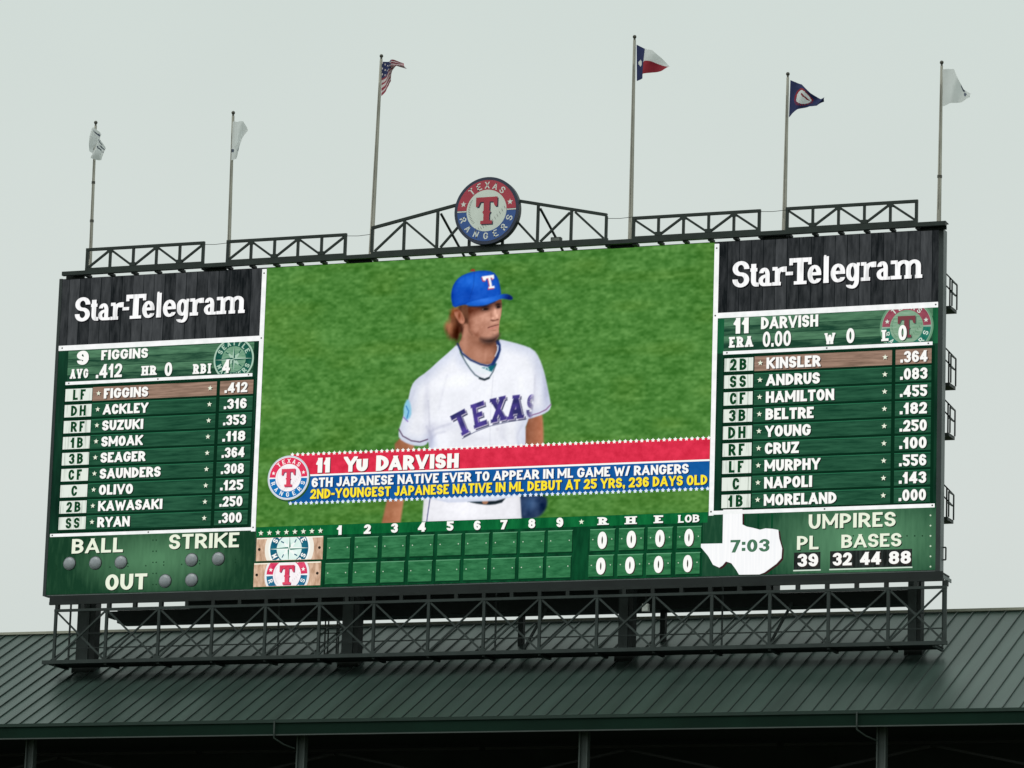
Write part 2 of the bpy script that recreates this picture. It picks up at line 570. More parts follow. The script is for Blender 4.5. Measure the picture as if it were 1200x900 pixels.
def fan(pts):
    """ear-clipped polygon as triangles"""
    from mathutils.geometry import tessellate_polygon
    tri = tessellate_polygon([[Vector((a, b, 0)) for a, b in pts]])
    return [[pts[i] for i in t] for t in tri]

def newspaper_polys():
    """the sponsor's name: slab letters with their own widths and kerning, in capital heights"""
    out = []
    for ch, a, b in (('S', 0, .64), ('t', .66, .99), ('a', 1.0, 1.5), ('r', 1.52, 2.06), ('-', 2.02, 2.3), ('T', 2.16, 3.0), ('e', 2.86, 3.37), ('l', 3.43, 3.68), ('e', 3.73, 4.27),
                     ('g', 4.31, 4.82), ('r', 4.86, 5.43), ('a', 5.45, 5.95), ('m', 5.97, 7.2)):
        ps = glyph(ch, b - a, {'S': .2, 'T': .24, 'e': .175, 'a': .165, 'g': .17}.get(ch, .19), 0, 1.45)
        out += [[(u + a, v) for u, v in q] for q in ps]
    return out, 7.2

def write(mb, s, l, r, cap, mat, y, shadow=None, sh=(.035, -.035), natural=None, **kw):
    """letters standing on the baseline between the photo points l and r (measured on the board's face);
    cap = capital height in photo pixels"""
    a, b = P(*l), P(*r)
    z = (a.z + b.z) / 2
    h = (P(l[0], l[1] - cap).z - a.z + P(r[0], r[1] - cap).z - b.z) / 2
    ps, wd = newspaper_polys() if s == 'Star-Telegram' else text_polys(s, **kw)
    sx = (b.x - a.x) / wd
    ps = place(ps, a.x, z, sx, h)
    if shadow:
        mb.flat([[(p + sh[0], q + sh[1]) for p, q in f] for f in ps], y + .004, shadow)
    mb.flat(ps, y, mat)
    return ps

# ------------------------------------------------------------------ palette
WHITE = led('lit_white', (252, 252, 248))
CREAM = led('lit_cream', (236, 243, 222))
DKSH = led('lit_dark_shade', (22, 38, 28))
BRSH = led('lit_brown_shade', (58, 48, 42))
STEEL = paint('dark_green_steel', (0.018, 0.029, 0.025), rough=.5, spec=.35, var=.25, scale=2.5)
STEEL_B = paint('black_green_steel', (0.014, 0.020, 0.019), rough=.6, spec=.3, var=.25, scale=2.5)
SIDE = paint('grey_side_sheet', (0.16, 0.185, 0.185), rough=.5, var=.15)
POLE = paint('weathered_pole', (0.46, 0.44, 0.38), rough=.5, var=.2, scale=.9)
FINIAL = paint('finial_dark', (0.08, 0.075, 0.06), rough=.4)

W = 36.6
XL, XR = -W / 2, W / 2
H = 12.8844
ZT = ZB + H
YF = -0.002

# the fit above was made with the board's foot at z = 0, so P() already returns world heights (CAM.z carries ZB)

# ------------------------------------------------------------------ ground
g = MB()
g.face([(-3000, -3000, 0), (3000, -3000, 0), (3000, 3000, 0), (-3000, 3000, 0)], paint('outfield_turf', (0.04, 0.06, 0.025), rough=.9, spec=.2, var=.3, scale=.05))
go = g.build('ground')
go['kind'] = 'structure'

# ------------------------------------------------------------------ grandstand with its metal roof
YC = 0.9                                               # depth of the front columns
TH = math.radians(25.84)
base_z = sum(P(a, b, YC).z for a, b in ((104, 781), (413, 777), (735, 770), (1073, 767))) / 4
def roof_z(y):
    return base_z + (y - YC) * math.tan(TH)
def on_roof(px, py):
    d = _f * FPX + _r * (px - 600) - _u * (py - 450)
    # z = base + (y-YC) tan
    k = math.tan(TH)
    t = (base_z + (CAM.y - YC) * k - CAM.z) / (d.z - d.y * k)
    return CAM + d * t
YE = (on_roof(100, 848.2).y + on_roof(1100, 831.5).y + on_roof(600, 840).y) / 3
YR = (on_roof(20, 743.5).y + on_roof(1190, 717).y) / 2
RX0, RX1 = -48.0, 46.0
print('ROOF', base_z, YE, YR, roof_z(YE), roof_z(YR), [on_roof(*q).y for q in ((100, 848.2), (1100, 831.5), (20, 743.5), (1190, 717))])
stand = thing('grandstand', 'green grandstand with a ribbed metal roof under the scoreboard', 'grandstand', (0, (YE + YR) / 2, 0))
ROOF = paint('green_roof_metal', (0.034, 0.056, 0.048), rough=.38, spec=.6, var=.26, scale=1.1, stretch=(1.6, .12, .12))
RIB = paint('roof_rib_metal', (0.026, 0.042, 0.036), rough=.42, spec=.5, var=.1)
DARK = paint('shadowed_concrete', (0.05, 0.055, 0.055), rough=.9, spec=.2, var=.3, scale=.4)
FASC = paint('fascia_green', (0.004, 0.019, 0.012), rough=.7, spec=.1, var=.2, scale=.6)
GUT = paint('gutter_edge', (0.05, 0.065, 0.06), rough=.6)
POST = paint('post_grey_green', (0.075, 0.095, 0.09), rough=.6)
ROOF.node_tree.nodes['Principled BSDF'].inputs['Specular Tint'].default_value = (.72, 1, .9, 1)
m = MB()
ze, zr = roof_z(YE), roof_z(YR)
nsl = Vector((0, -math.sin(TH), math.cos(TH)))
th = 0.18
lo = [Vector((RX0, YE, ze)), Vector((RX1, YE, ze)), Vector((RX1, YR, zr)), Vector((RX0, YR, zr))]
bt = [p - Vector((0, 0, th)) for p in lo]
m.mesh(lo + bt, [(0, 1, 2, 3), (7, 6, 5, 4), (0, 4, 5, 1), (1, 5, 6, 2), (3, 2, 6, 7), (0, 3, 7, 4)], ROOF)
# rear slope
YB = YR + 9
bk = [Vector((RX0, YR, zr - .002)), Vector((RX1, YR, zr - .002)), Vector((RX1, YB, zr - 4.2)), Vector((RX0, YB, zr - 4.2))]
bkb = [p - Vector((0, 0, th)) for p in bk]
m.mesh(bk + bkb, [(0, 1, 2, 3), (7, 6, 5, 4), (1, 5, 6, 2), (2, 6, 7, 3), (0, 3, 7, 4)], ROOF)
# standing seams
x = RX0 + .3
while x < RX1:
    a = Vector((x, YE + .02, ze)) + nsl * .035
    b = Vector((x, YR - .02, zr)) + nsl * .035
    ww, hh = .015, .018
    sx = Vector((1, 0, 0))
    vs = [a - sx * ww - nsl * .04, a + sx * ww - nsl * .04, a + sx * ww + nsl * hh, a - sx * ww + nsl * hh,
          b - sx * ww - nsl * .04, b + sx * ww - nsl * .04, b + sx * ww + nsl * hh, b - sx * ww + nsl * hh]
    m.mesh(vs, [(0, 1, 2, 3), (7, 6, 5, 4), (1, 5, 6, 2), (2, 6, 7, 3), (3, 7, 4, 0)], RIB)
    x += .628
m.build('roof', stand)
m = MB()
CAP = paint('ridge_cap_metal', (0.42, 0.42, 0.34), rough=.5)
m.box((RX0, YR - .1, zr + .02), (RX1, YR + .18, zr + .12), CAP)
m.build('ridge_cap', stand)
m = MB()
zfb = (P(100, 866.5, YE - .05).z + P(1100, 849.5, YE - .05).z) / 2
m.box((RX0, YE - .08, zfb + .05), (RX1, YE - .004, ze - .06), FASC)
m.build('fascia', stand)
m = MB()
m.box((RX0, YE - .14, ze - .1), (RX1, YE - .083, ze + .02), paint('gutter_lip', (0.014, 0.034, 0.026), rough=.5, spec=.3))
m.build('gutter', stand)
m = MB()
m.box((RX0, YE - .12, zfb), (RX1, YE - .02, zfb + .045), GUT)
m.build('drip_edge', stand)
m = MB()
m.box((RX0, YE + .02, zfb + .1), (RX1, YE + 6, zfb + .2), paint('soffit_dark', (0.018, 0.024, 0.023), rough=.8, spec=.2))
m.build('soffit', stand)
m = MB()
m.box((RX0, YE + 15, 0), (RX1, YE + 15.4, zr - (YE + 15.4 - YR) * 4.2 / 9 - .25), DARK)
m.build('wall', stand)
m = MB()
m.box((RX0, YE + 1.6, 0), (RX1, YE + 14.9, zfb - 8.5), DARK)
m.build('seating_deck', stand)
# roof trusses in the shade under the eave
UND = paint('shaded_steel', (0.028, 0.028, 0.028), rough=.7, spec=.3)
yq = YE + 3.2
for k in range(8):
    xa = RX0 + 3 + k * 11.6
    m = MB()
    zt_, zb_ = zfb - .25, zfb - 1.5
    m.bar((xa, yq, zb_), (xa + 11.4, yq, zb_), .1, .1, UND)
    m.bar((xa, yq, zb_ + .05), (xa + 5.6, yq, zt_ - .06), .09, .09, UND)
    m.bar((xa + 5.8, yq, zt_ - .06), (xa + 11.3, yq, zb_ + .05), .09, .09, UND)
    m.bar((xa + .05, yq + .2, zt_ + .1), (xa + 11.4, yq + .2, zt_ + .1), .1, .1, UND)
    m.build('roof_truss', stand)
for px in (36, 353.5, 684.5, 1033.5):
    c = P(px, 888, YE + .9)
    m = MB()
    m.box((c.x - .17, YE + .75, 0), (c.x - .12, YE + 1.05, zfb + .1), POST)
    m.box((c.x + .12, YE + .75, 0), (c.x + .17, YE + 1.05, zfb + .1), POST)
    m.box((c.x - .12, YE + .88, 0), (c.x + .12, YE + .92, zfb + .1), POST)
    m.build('post', stand)
for px, py in ((322, 852), (1004.5, 842)):
    c = P(px, py, YE - .15)
    m = MB()
    m.tube([(c.x, YE - .2, ze - .05), (c.x, YE - .2, zfb + .1), (c.x, YE - .2, zfb - .1), (c.x + .25, YE + .1, zfb - .3), (c.x + .55, YE + .5, zfb - .42)], .032, paint('downpipe', (0.035, 0.05, 0.045), rough=.6), 8)
    m.build('downspout', stand)

# ------------------------------------------------------------------ the scoreboard
board = thing('scoreboard', 'large lit baseball scoreboard with a pitcher on its video screen', 'scoreboard', (0, .25, base_z))
m = MB()
m.box((XL, .02, ZB + .004), (XR, .48, ZT - .004), SIDE)
m.box((XL + .5, .5, ZB + .2), (XR - .5, .9, ZT - .3), STEEL_B)
m.build('cabinet', board)
EDGE = paint('dark_edge_frame', (0.022, 0.034, 0.034), rough=.5, var=.2)
m = MB()
m.box((XL - .003, -.03, ZB), (XL + .13, .018, ZT), EDGE)
m.build('edge_frame', board)
m = MB()
m.box((XR - .17, -.03, ZB), (XR + .003, .018, ZT), EDGE)
m.build('edge_frame', board)

def X(px, py):
    return P(px, py).x
def Z(*pts):
    return sum(P(*q).z for q in pts) / len(pts)

# key lines of the face
XW1 = (X(310.5, 330) + X(297, 610)) / 2            # white upright between left column and screen
XW2 = (X(841.2, 300) + X(833, 595)) / 2
ZS_L = Z((73, 408), (190, 402.5), (304, 397))      # white line under the sponsor's name
ZS_R = Z((843, 370), (1098, 357.3))
ZI_L = Z((77.5, 449), (296, 440))
ZI_R = Z((848, 414), (1093, 402.5))
ZU_L = Z((62, 628), (296, 619.5))
ZU_R = Z((835, 601), (1095, 592.7))
ZV = Z((302, 617), (832, 601))                     # foot of the video picture
print('LINES', XW1, XW2, ZS_L, ZS_R, ZI_L, ZI_R, ZU_L, ZU_R, ZV)
TRIM = led('lit_white_trim', (238, 242, 240), (255, 255, 255), scale=3)
BOLT = led('lit_bolt', (70, 72, 66))

# -- sponsor boards
BLK = led('lit_black_boards', (22, 26, 28), (78, 81, 83), scale=1.7, stretch=(3.2, 1, .6), lo=.22, hi=.88, planks=(0, .47))
PRINT = led('lit_sign_white', (205, 206, 206), (255, 255, 255), scale=1.6, stretch=(5, 1, .4), lo=.3, hi=.5)
for side in ('L', 'R'):
    m = MB()
    if side == 'L':
        m.rect(XL + .13, ZS_L, XW1, ZT - .02, -.004, BLK)
        l, r, cap = (87.5, 377), (288.3, 366.9), 28.5
    else:
        m.rect(XW2, ZS_R, XR - .17, ZT - .02, -.004, BLK)
        l, r, cap = (858.3, 337), (1082.5, 326), 31
    p = m.build('sponsor_panel', board)
    p['label'] = 'black boarded panel with white newspaper name ' + ('left of the screen' if side == 'L' else 'right of the screen')
    k = MB()
    write(k, 'Star-Telegram', l, r, cap, PRINT, -.016, shadow=led('lit_sign_shade', (20, 20, 24)), sh=(.05, -.05), wt=.232, gap=.035, slab=.0, k=1.45)
    k.build('lettering', p)

# -- batter and pitcher panels
INFO = led('lit_green_boards', (28, 66, 49), (88, 134, 102), scale=1.1, stretch=(.7, 1, 5), lo=.3, hi=.72, planks=(2, .33))
MARG = led('lit_dark_green', (14, 40, 30), (24, 66, 46), scale=.8, stretch=(3, 1, .4))
MARG2 = led('lit_mid_green', (18, 76, 48), (32, 100, 64), scale=.8, stretch=(3, 1, .4))
def roundel(cx, cz, R, y, pal, letters=True, clip=None, mb=None, depth=0):
    """round team emblem: ring of two colours, lettering, ball and capital T"""
    def put(ps, yy, mat):
        if clip:
            ps = clip_polys(ps, *clip)
        mb.flat(ps, yy, mat, 0)
    put(disc(cx, cz, R, 64), y, pal['rim'])
    put(disc(cx, cz, R * .93, 64, 0), y - .003, pal['edge'])
    put(disc(cx, cz, R * .91, 32, R * .6, math.radians(2.2), math.radians(177.8)), y - .006, pal['red'])
    put(disc(cx, cz, R * .91, 32, R * .6, math.radians(182.2), math.radians(357.8)), y - .006, pal['blue'])
    put(disc(cx, cz, R * .62, 48), y - .008, pal['ball'])
    if 'seam' in pal:
        for k in range(15):
            a = math.radians(150 + k * 5.2)
            c = (cx + R * .02 + R * .56 * math.cos(a), cz + R * .03 + R * .56 * math.sin(a))
            put(stroke([(c[0] - .03 * R, c[1] - .012 * R), (c[0] + .03 * R, c[1] + .012 * R)], R * .014), y - .010, pal['seam'])
        for k in range(13):
            t = k / 12
            c = (cx + R * (-.3 + .86 * t), cz + R * (-.55 + .62 * t - .12 * math.sin(math.pi * t)))
            put(stroke([(c[0] - .02 * R, c[1] + .04 * R), (c[0] + .02 * R, c[1] - .04 * R)], R * .014), y - .010, pal['seam'])
    if letters:
        for word, a0, step, up in (('TEXAS', 129, -19.5, True), ('RANGERS', 199, 23.6, False)):
            for k, ch in enumerate(word):
                a = math.radians(a0 + step * k)
                gw = .72
                g_ = glyph(ch, gw, .2)
                h = R * .2
                out = []
                rot = a - math.pi / 2 if up else a + math.pi / 2
                for q in g_:
                    pp = []
                    for u, v in q:
                        u, v = (u - gw / 2) * h, (v - .5) * h
                        pp.append((cx + R * .755 * math.cos(a) + u * math.cos(rot) - v * math.sin(rot),
                                   cz + R * .755 * math.sin(a) + u * math.sin(rot) + v * math.cos(rot)))
                    out.append(pp)
                put(out, y - .010, pal['white'])
        for a in (163, 17):
            put(star(cx + R * .755 * math.cos(math.radians(a)), cz + R * .755 * math.sin(math.radians(a)), R * .095), y - .010, pal['white'])
    # capital T with flared, hooked arms
    T = [(-.33, .4), (.33, .4), (.33, .12), (.26, .12), (.2, .26), (.09, .26), (.09, .0), (.13, -.04), (.09, -.1), (.09, -.3), (.18, -.3), (.18, -.4),
         (-.18, -.4), (-.18, -.3), (-.09, -.3), (-.09, -.1), (-.13, -.04), (-.09, .0), (-.09, .26), (-.2, .26), (-.26, .12), (-.33, .12)]
    put([[(cx + (a + .035) * R, cz + (b - .035) * R) for a, b in q] for q in fan(T)], y - .012, pal['tshade'])
    put([[(cx + a * R, cz + b * R) for a, b in q] for q in fan(T)], y - .015, pal['t'])

GHOST_T = dict(rim=led('g_rim', (104, 150, 118)), edge=led('g_edge', (150, 176, 158)), red=led('g_red', (134, 62, 78), (160, 84, 98), scale=4), blue=led('g_blue', (30, 108, 92), (50, 130, 108), scale=4),
               ball=led('g_ball', (110, 152, 122), (146, 178, 152), scale=3, stretch=(.7, 1, 5)), white=led('g_white', (212, 226, 214)), t=led('g_t', (122, 66, 72)), tshade=led('g_tsh', (70, 96, 84)), seam=led('g_seam', (88, 122, 98)))
GREENP = dict(dk=led('c_dk', (18, 74, 62), (36, 100, 84), scale=3), pale=led('c_pale', (92, 142, 112), (136, 174, 146), scale=3, stretch=(.7, 1, 5)), wh=led('c_wh', (172, 202, 182)))
def compass(mb, cx, cz, R, y, pal, clip, lit):
    """ball emblem with a compass rose"""
    def put(ps, yy, mat):
        mb.flat(clip_polys(ps, *clip), yy, mat, 0)
    put(disc(cx, cz, R, 48), y, pal['wh'])
    put(disc(cx, cz, R * .92, 48), y - .003, pal['dk'])
    put(disc(cx, cz, R * .6, 48), y - .006, pal['pale'])
    for k in range(4):
        a = math.pi / 4 + k * math.pi / 2
        put(fan([(cx + .1 * R * math.cos(a + 1.5), cz + .1 * R * math.sin(a + 1.5)), (cx + .1 * R * math.cos(a - 1.5), cz + .1 * R * math.sin(a - 1.5)), (cx + .5 * R * math.cos(a), cz + .5 * R * math.sin(a))]), y - .008, pal['wh'])
        put(stroke([(cx + .36 * R * math.cos(a), cz + .36 * R * math.sin(a)), (cx + .52 * R * math.cos(a + .1), cz + .52 * R * math.sin(a + .1))], R * .05), y - .010, pal['dk'])
    for k in range(4):
        a = k * math.pi / 2
        ln = .98 if k % 2 == 0 else .62
        tip = (cx + ln * R * math.cos(a), cz + ln * R * math.sin(a))
        lft = (cx + .1 * R * math.cos(a + math.pi / 4), cz + .1 * R * math.sin(a + math.pi / 4))
        rgt = (cx + .1 * R * math.cos(a - math.pi / 4), cz + .1 * R * math.sin(a - math.pi / 4))
        put([[(cx, cz), lft, tip]], y - .012, pal['wh'])
        put([[(cx, cz), rgt, tip]], y - .012, pal['rose'] if 'rose' in pal else pal['dk'])
    for word, a0, step, up in (('SEATTLE', 152, -20.6, True), ('MARINERS', 205, 18.6, False)):
        for k, ch in enumerate(word):
            a = math.radians(a0 + step * k)
            rot = a - math.pi / 2 if up else a + math.pi / 2
            h = R * .24
            out = []
            for q in glyph(ch, .7, .25):
                out.append([(cx + R * .76 * math.cos(a) + (u - .35) * h * math.cos(rot) - (v - .5) * h * math.sin(rot),
                             cz + R * .76 * math.sin(a) + (u - .35) * h * math.sin(rot) + (v - .5) * h * math.cos(rot)) for u, v in q])
            put(out, y - .014, lit)

def rows_of(side):
    if side == 'L':
        return [('LF', 'FIGGINS', '.412'), ('DH', 'ACKLEY', '.316'), ('RF', 'SUZUKI', '.353'), ('1B', 'SMOAK', '.118'), ('3B', 'SEAGER', '.364'),
                ('CF', 'SAUNDERS', '.308'), ('C', 'OLIVO', '.125'), ('2B', 'KAWASAKI', '.250'), ('SS', 'RYAN', '.300')]
    return [('2B', 'KINSLER', '.364'), ('SS', 'ANDRUS', '.083'), ('CF', 'HAMILTON', '.455'), ('3B', 'BELTRE', '.182'), ('DH', 'YOUNG', '.250'),
            ('RF', 'CRUZ', '.100'), ('LF', 'MURPHY', '.556'), ('C', 'NAPOLI', '.143'), ('1B', 'MORELAND', '.000')]

for side in ('L', 'R'):
    m = MB()
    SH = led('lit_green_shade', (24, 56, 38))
    if side == 'L':
        x0, x1, zt_, zb_ = XL + .13, XW1, ZS_L, ZI_L
        bx0, bx1 = (X(80, 412) + X(79, 446)) / 2, X(297.5, 415)
    else:
        x0, x1, zt_, zb_ = XW2, XR - .17, ZS_R, ZI_R
        bx0, bx1 = (X(849, 375) + X(848, 412)) / 2, X(1093, 380)
    m.rect(x0, zb_, x1, zt_, -.003, MARG if side == 'L' else MARG2)
    m.rect(bx0, zb_ + .05, bx1, zt_ - .1, -.007, INFO)
    p = m.build('player_panel', board)
    p['label'] = 'green stat panel for ' + ('the batter, number 9' if side == 'L' else 'the pitcher, number 11')
    e_ = MB()
    if side == 'L':
        c = P(274, 421)
        compass(e_, c.x, c.z, 24.5 / 28.2, -.010, GREENP, (c.x - 2, c.x + 2, zb_ + .09, zt_ - .1), GREENP['wh'])
    else:
        c = P(1062.5, 383)
        roundel(c.x, c.z, 30.5 / 29.6, -.010, GHOST_T, True, (c.x - 2, c.x + 2, zb_ + .09, zt_ - .1), e_)
    e_.build('team_emblem', p)
    k = MB()
    y = -.030
    if side == 'L':
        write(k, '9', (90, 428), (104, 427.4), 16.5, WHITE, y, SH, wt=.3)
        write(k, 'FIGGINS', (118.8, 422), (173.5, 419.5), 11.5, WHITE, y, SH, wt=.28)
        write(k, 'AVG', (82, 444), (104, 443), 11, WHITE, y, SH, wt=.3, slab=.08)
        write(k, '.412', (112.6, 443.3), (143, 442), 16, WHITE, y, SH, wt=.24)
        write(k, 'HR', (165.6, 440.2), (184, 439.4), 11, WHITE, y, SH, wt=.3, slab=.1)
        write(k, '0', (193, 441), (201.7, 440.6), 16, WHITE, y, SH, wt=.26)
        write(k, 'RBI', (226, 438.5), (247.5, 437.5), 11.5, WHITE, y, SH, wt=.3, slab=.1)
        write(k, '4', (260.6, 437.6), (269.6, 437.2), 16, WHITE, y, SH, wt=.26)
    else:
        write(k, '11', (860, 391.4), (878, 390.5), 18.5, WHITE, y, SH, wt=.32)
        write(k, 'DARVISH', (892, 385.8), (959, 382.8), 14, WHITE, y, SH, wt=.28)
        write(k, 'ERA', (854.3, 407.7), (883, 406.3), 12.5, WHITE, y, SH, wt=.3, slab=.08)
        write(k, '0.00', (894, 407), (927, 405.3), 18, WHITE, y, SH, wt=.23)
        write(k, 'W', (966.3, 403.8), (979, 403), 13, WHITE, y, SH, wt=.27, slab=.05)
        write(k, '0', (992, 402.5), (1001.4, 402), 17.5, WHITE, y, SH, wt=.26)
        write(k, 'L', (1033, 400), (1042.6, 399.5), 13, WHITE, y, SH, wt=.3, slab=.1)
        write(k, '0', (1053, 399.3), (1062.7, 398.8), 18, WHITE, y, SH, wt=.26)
    k.build('lettering', p)

# -- line-ups
PLANK = led('lit_plank', (18, 60, 42), (48, 98, 72), scale=1.5, stretch=(.5, 1, 5), lo=.3, hi=.7)
HILITE = led('lit_plank_brown', (116, 94, 80), (172, 142, 124), scale=1.8, stretch=(.5, 1, 6), lo=.3, hi=.7)
TILE = led('lit_tile', (158, 170, 158), (228, 236, 226), scale=1.8, stretch=(6, 1, .3), lo=.3, hi=.48)
TILEGR = led('lit_tile_green', (14, 66, 36))
GAPD = led('lit_gap', (10, 44, 28))
PEDGE = led('lit_plank_edge', (46, 118, 84))
for side in ('L', 'R'):
    m = MB()
    if side == 'L':
        x0, x1, zt_, zb_ = XL + .13, XW1, ZI_L, ZU_L
        zr1, zr9 = Z((92, 462.2), (277, 454.6)), Z((84.5, 613.7), (271, 606.2))
        def cx(a, b):
            return (X(a, 462) + X(b, 612)) / 2
        tx0, tx1 = cx(77, 68.7), cx(108, 100.7)
        nx0, nx1 = cx(108.6, 101.2), cx(253.2, 247.5)
        ax0, ax1 = cx(257.2, 251.3), cx(295, 291.5)
        sx1, nmx, sx2 = cx(116, 107.7), cx(120.8, 112.8), cx(246.5, 239)
        lx0, lx1 = cx(85.7, 76.2), cx(101.5, 93.7)
        vx0, vx1 = cx(264.5, 255.2), cx(289, 284)
        nsc = 28.1 / 28.3
    else:
        x0, x1, zt_, zb_ = XW2, XR - .17, ZI_R, ZU_R
        zr1, zr9 = Z((866, 426.8), (1068, 418.3)), Z((863, 587.5), (1065, 580))
        def cx(a, b):
            return (X(a, 425) + X(b, 585)) / 2
        tx0, tx1 = cx(849, 845.7), cx(882.5, 880)
        nx0, nx1 = cx(884, 881.3), cx(1045.5, 1043)
        ax0, ax1 = cx(1050, 1047), cx(1092, 1089.5)
        sx1, nmx, sx2 = cx(891.2, 888), cx(898, 894.6), cx(1037.5, 1035)
        lx0, lx1 = cx(855, 853), cx(876, 871)
        vx0, vx1 = cx(1056, 1052.5), cx(1087.6, 1084.6)
        nsc = 1.0
    pitch = (zr1 - zr9) / 8
    m.rect(x0, zb_, x1, zt_, -.003, MARG)
    m.rect(tx0 - .05, zb_ + .06, x1 - .22 if side == 'L' else ax1 + .12, zt_ - .08, -.006, GAPD)
    p = m.build('lineup_panel', board)
    p['label'] = ('visitors' if side == 'L' else 'home') + ' batting order panel with nine player rows'
    for i, (pos, name, avg) in enumerate(rows_of(side)):
        zc = zr1 - i * pitch
        hb = pitch * .86 / 2
        k = MB()
        mat = HILITE if i == 0 else PLANK
        k.rect(nx0, zc - hb, nx1, zc + hb, -.012, mat)
        k.rect(ax0, zc - hb, ax1, zc + hb, -.012, mat)
        if i:
            for q0, q1 in ((nx0, nx1), (ax0, ax1)):
                k.rect(q0, zc + hb - .022, q1, zc + hb, -.014, PEDGE)
        k.rect(tx0, zc - hb * .9, tx1, zc + hb * .9, -.012, TILE)
        h = .405 if side == 'L' else .43
        # position letters, dark green on a pale tile
        ps, wd = text_polys(pos, wt=.29, gap=.32)
        s = (lx1 - lx0) / 1.72
        ctr = (lx0 + lx1) / 2
        ps = place(ps, ctr - wd * s / 2 * .95, zc - h * .52, s * .95, h * 1.05)
        k.flat(ps, -.018, TILEGR)
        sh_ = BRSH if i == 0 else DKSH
        for sxx in (sx1, sx2):
            k.flat([[(a + .03, b - .03) for a, b in q] for q in star(sxx, zc + .02, .11)], -.016, sh_)
            k.flat(star(sxx, zc + .02, .11), -.020, CREAM)
        ps, wd = text_polys(name, wt=.29, gap=.085)
        s = (.394 if side == 'L' else .402)
        ps = place(ps, nmx + (.05 if side == 'L' else .02), zc - h * .5, s, h)
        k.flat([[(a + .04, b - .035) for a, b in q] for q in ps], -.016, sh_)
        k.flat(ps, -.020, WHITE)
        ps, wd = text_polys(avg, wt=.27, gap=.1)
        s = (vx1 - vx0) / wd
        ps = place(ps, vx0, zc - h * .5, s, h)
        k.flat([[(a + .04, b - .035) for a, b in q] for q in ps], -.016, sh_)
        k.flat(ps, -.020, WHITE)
        k.build('player_row', p)

# -- balls, strikes, outs
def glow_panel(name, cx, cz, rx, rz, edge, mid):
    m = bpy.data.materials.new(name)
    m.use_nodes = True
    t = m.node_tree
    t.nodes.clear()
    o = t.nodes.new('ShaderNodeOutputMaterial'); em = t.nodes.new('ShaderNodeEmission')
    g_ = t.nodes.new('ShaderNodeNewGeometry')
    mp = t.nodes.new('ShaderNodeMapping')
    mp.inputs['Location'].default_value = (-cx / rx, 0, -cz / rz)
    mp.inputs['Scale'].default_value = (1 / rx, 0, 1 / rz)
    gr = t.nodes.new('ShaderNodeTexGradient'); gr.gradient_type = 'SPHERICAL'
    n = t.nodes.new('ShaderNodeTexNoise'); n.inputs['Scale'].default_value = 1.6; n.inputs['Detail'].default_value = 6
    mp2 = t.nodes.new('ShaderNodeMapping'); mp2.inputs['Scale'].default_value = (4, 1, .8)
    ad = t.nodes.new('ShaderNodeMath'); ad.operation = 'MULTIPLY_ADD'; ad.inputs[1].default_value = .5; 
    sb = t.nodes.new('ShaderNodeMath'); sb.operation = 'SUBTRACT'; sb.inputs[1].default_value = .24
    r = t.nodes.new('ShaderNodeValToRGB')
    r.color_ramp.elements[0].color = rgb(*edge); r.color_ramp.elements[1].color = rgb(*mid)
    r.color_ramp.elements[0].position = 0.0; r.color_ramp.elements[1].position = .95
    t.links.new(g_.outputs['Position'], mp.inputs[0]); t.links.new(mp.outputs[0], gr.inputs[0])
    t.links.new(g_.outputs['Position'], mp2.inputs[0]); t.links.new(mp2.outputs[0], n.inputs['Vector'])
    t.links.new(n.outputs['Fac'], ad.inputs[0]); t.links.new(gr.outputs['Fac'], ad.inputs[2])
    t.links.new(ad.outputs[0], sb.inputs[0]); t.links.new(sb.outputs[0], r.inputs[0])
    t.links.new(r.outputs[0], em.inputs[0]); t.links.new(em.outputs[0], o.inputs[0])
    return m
c = P(182, 655)
cnt = MB()
XC1 = (X(299, 630) + X(297, 688)) / 2
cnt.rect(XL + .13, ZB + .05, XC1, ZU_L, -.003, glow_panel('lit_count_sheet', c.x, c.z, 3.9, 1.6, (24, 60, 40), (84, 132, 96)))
pc = cnt.build('count_panel', board)
k = MB()
RIV = led('lit_rivet', (24, 56, 36))
for i in range(11):
    for dz in (0, .09):
        q = P(66 + i * 21, 667 - i * .8 - dz * 40)
        if i % 2 == 0 or dz == 0:
            k.flat(disc(q.x, q.z, .03, 8), -.006, RIV)
for i in range(5):
    q = P(181, 633 + i * 13)
    k.flat(disc(q.x - .06, q.z, .03, 8), -.006, RIV); k.flat(disc(q.x + .08, q.z, .03, 8), -.006, RIV)
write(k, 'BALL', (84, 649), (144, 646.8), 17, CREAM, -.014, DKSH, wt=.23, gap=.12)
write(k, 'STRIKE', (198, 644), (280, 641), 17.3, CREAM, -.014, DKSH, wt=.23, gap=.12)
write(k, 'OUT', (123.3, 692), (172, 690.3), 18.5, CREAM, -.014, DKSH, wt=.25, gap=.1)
k.build('lettering', pc)
LAMP = paint('unlit_lamp_lens', (0.36, 0.385, 0.42), rough=.22, var=.1, scale=9)
LRING = paint('lamp_ring', (0.06, 0.075, 0.07), rough=.5)
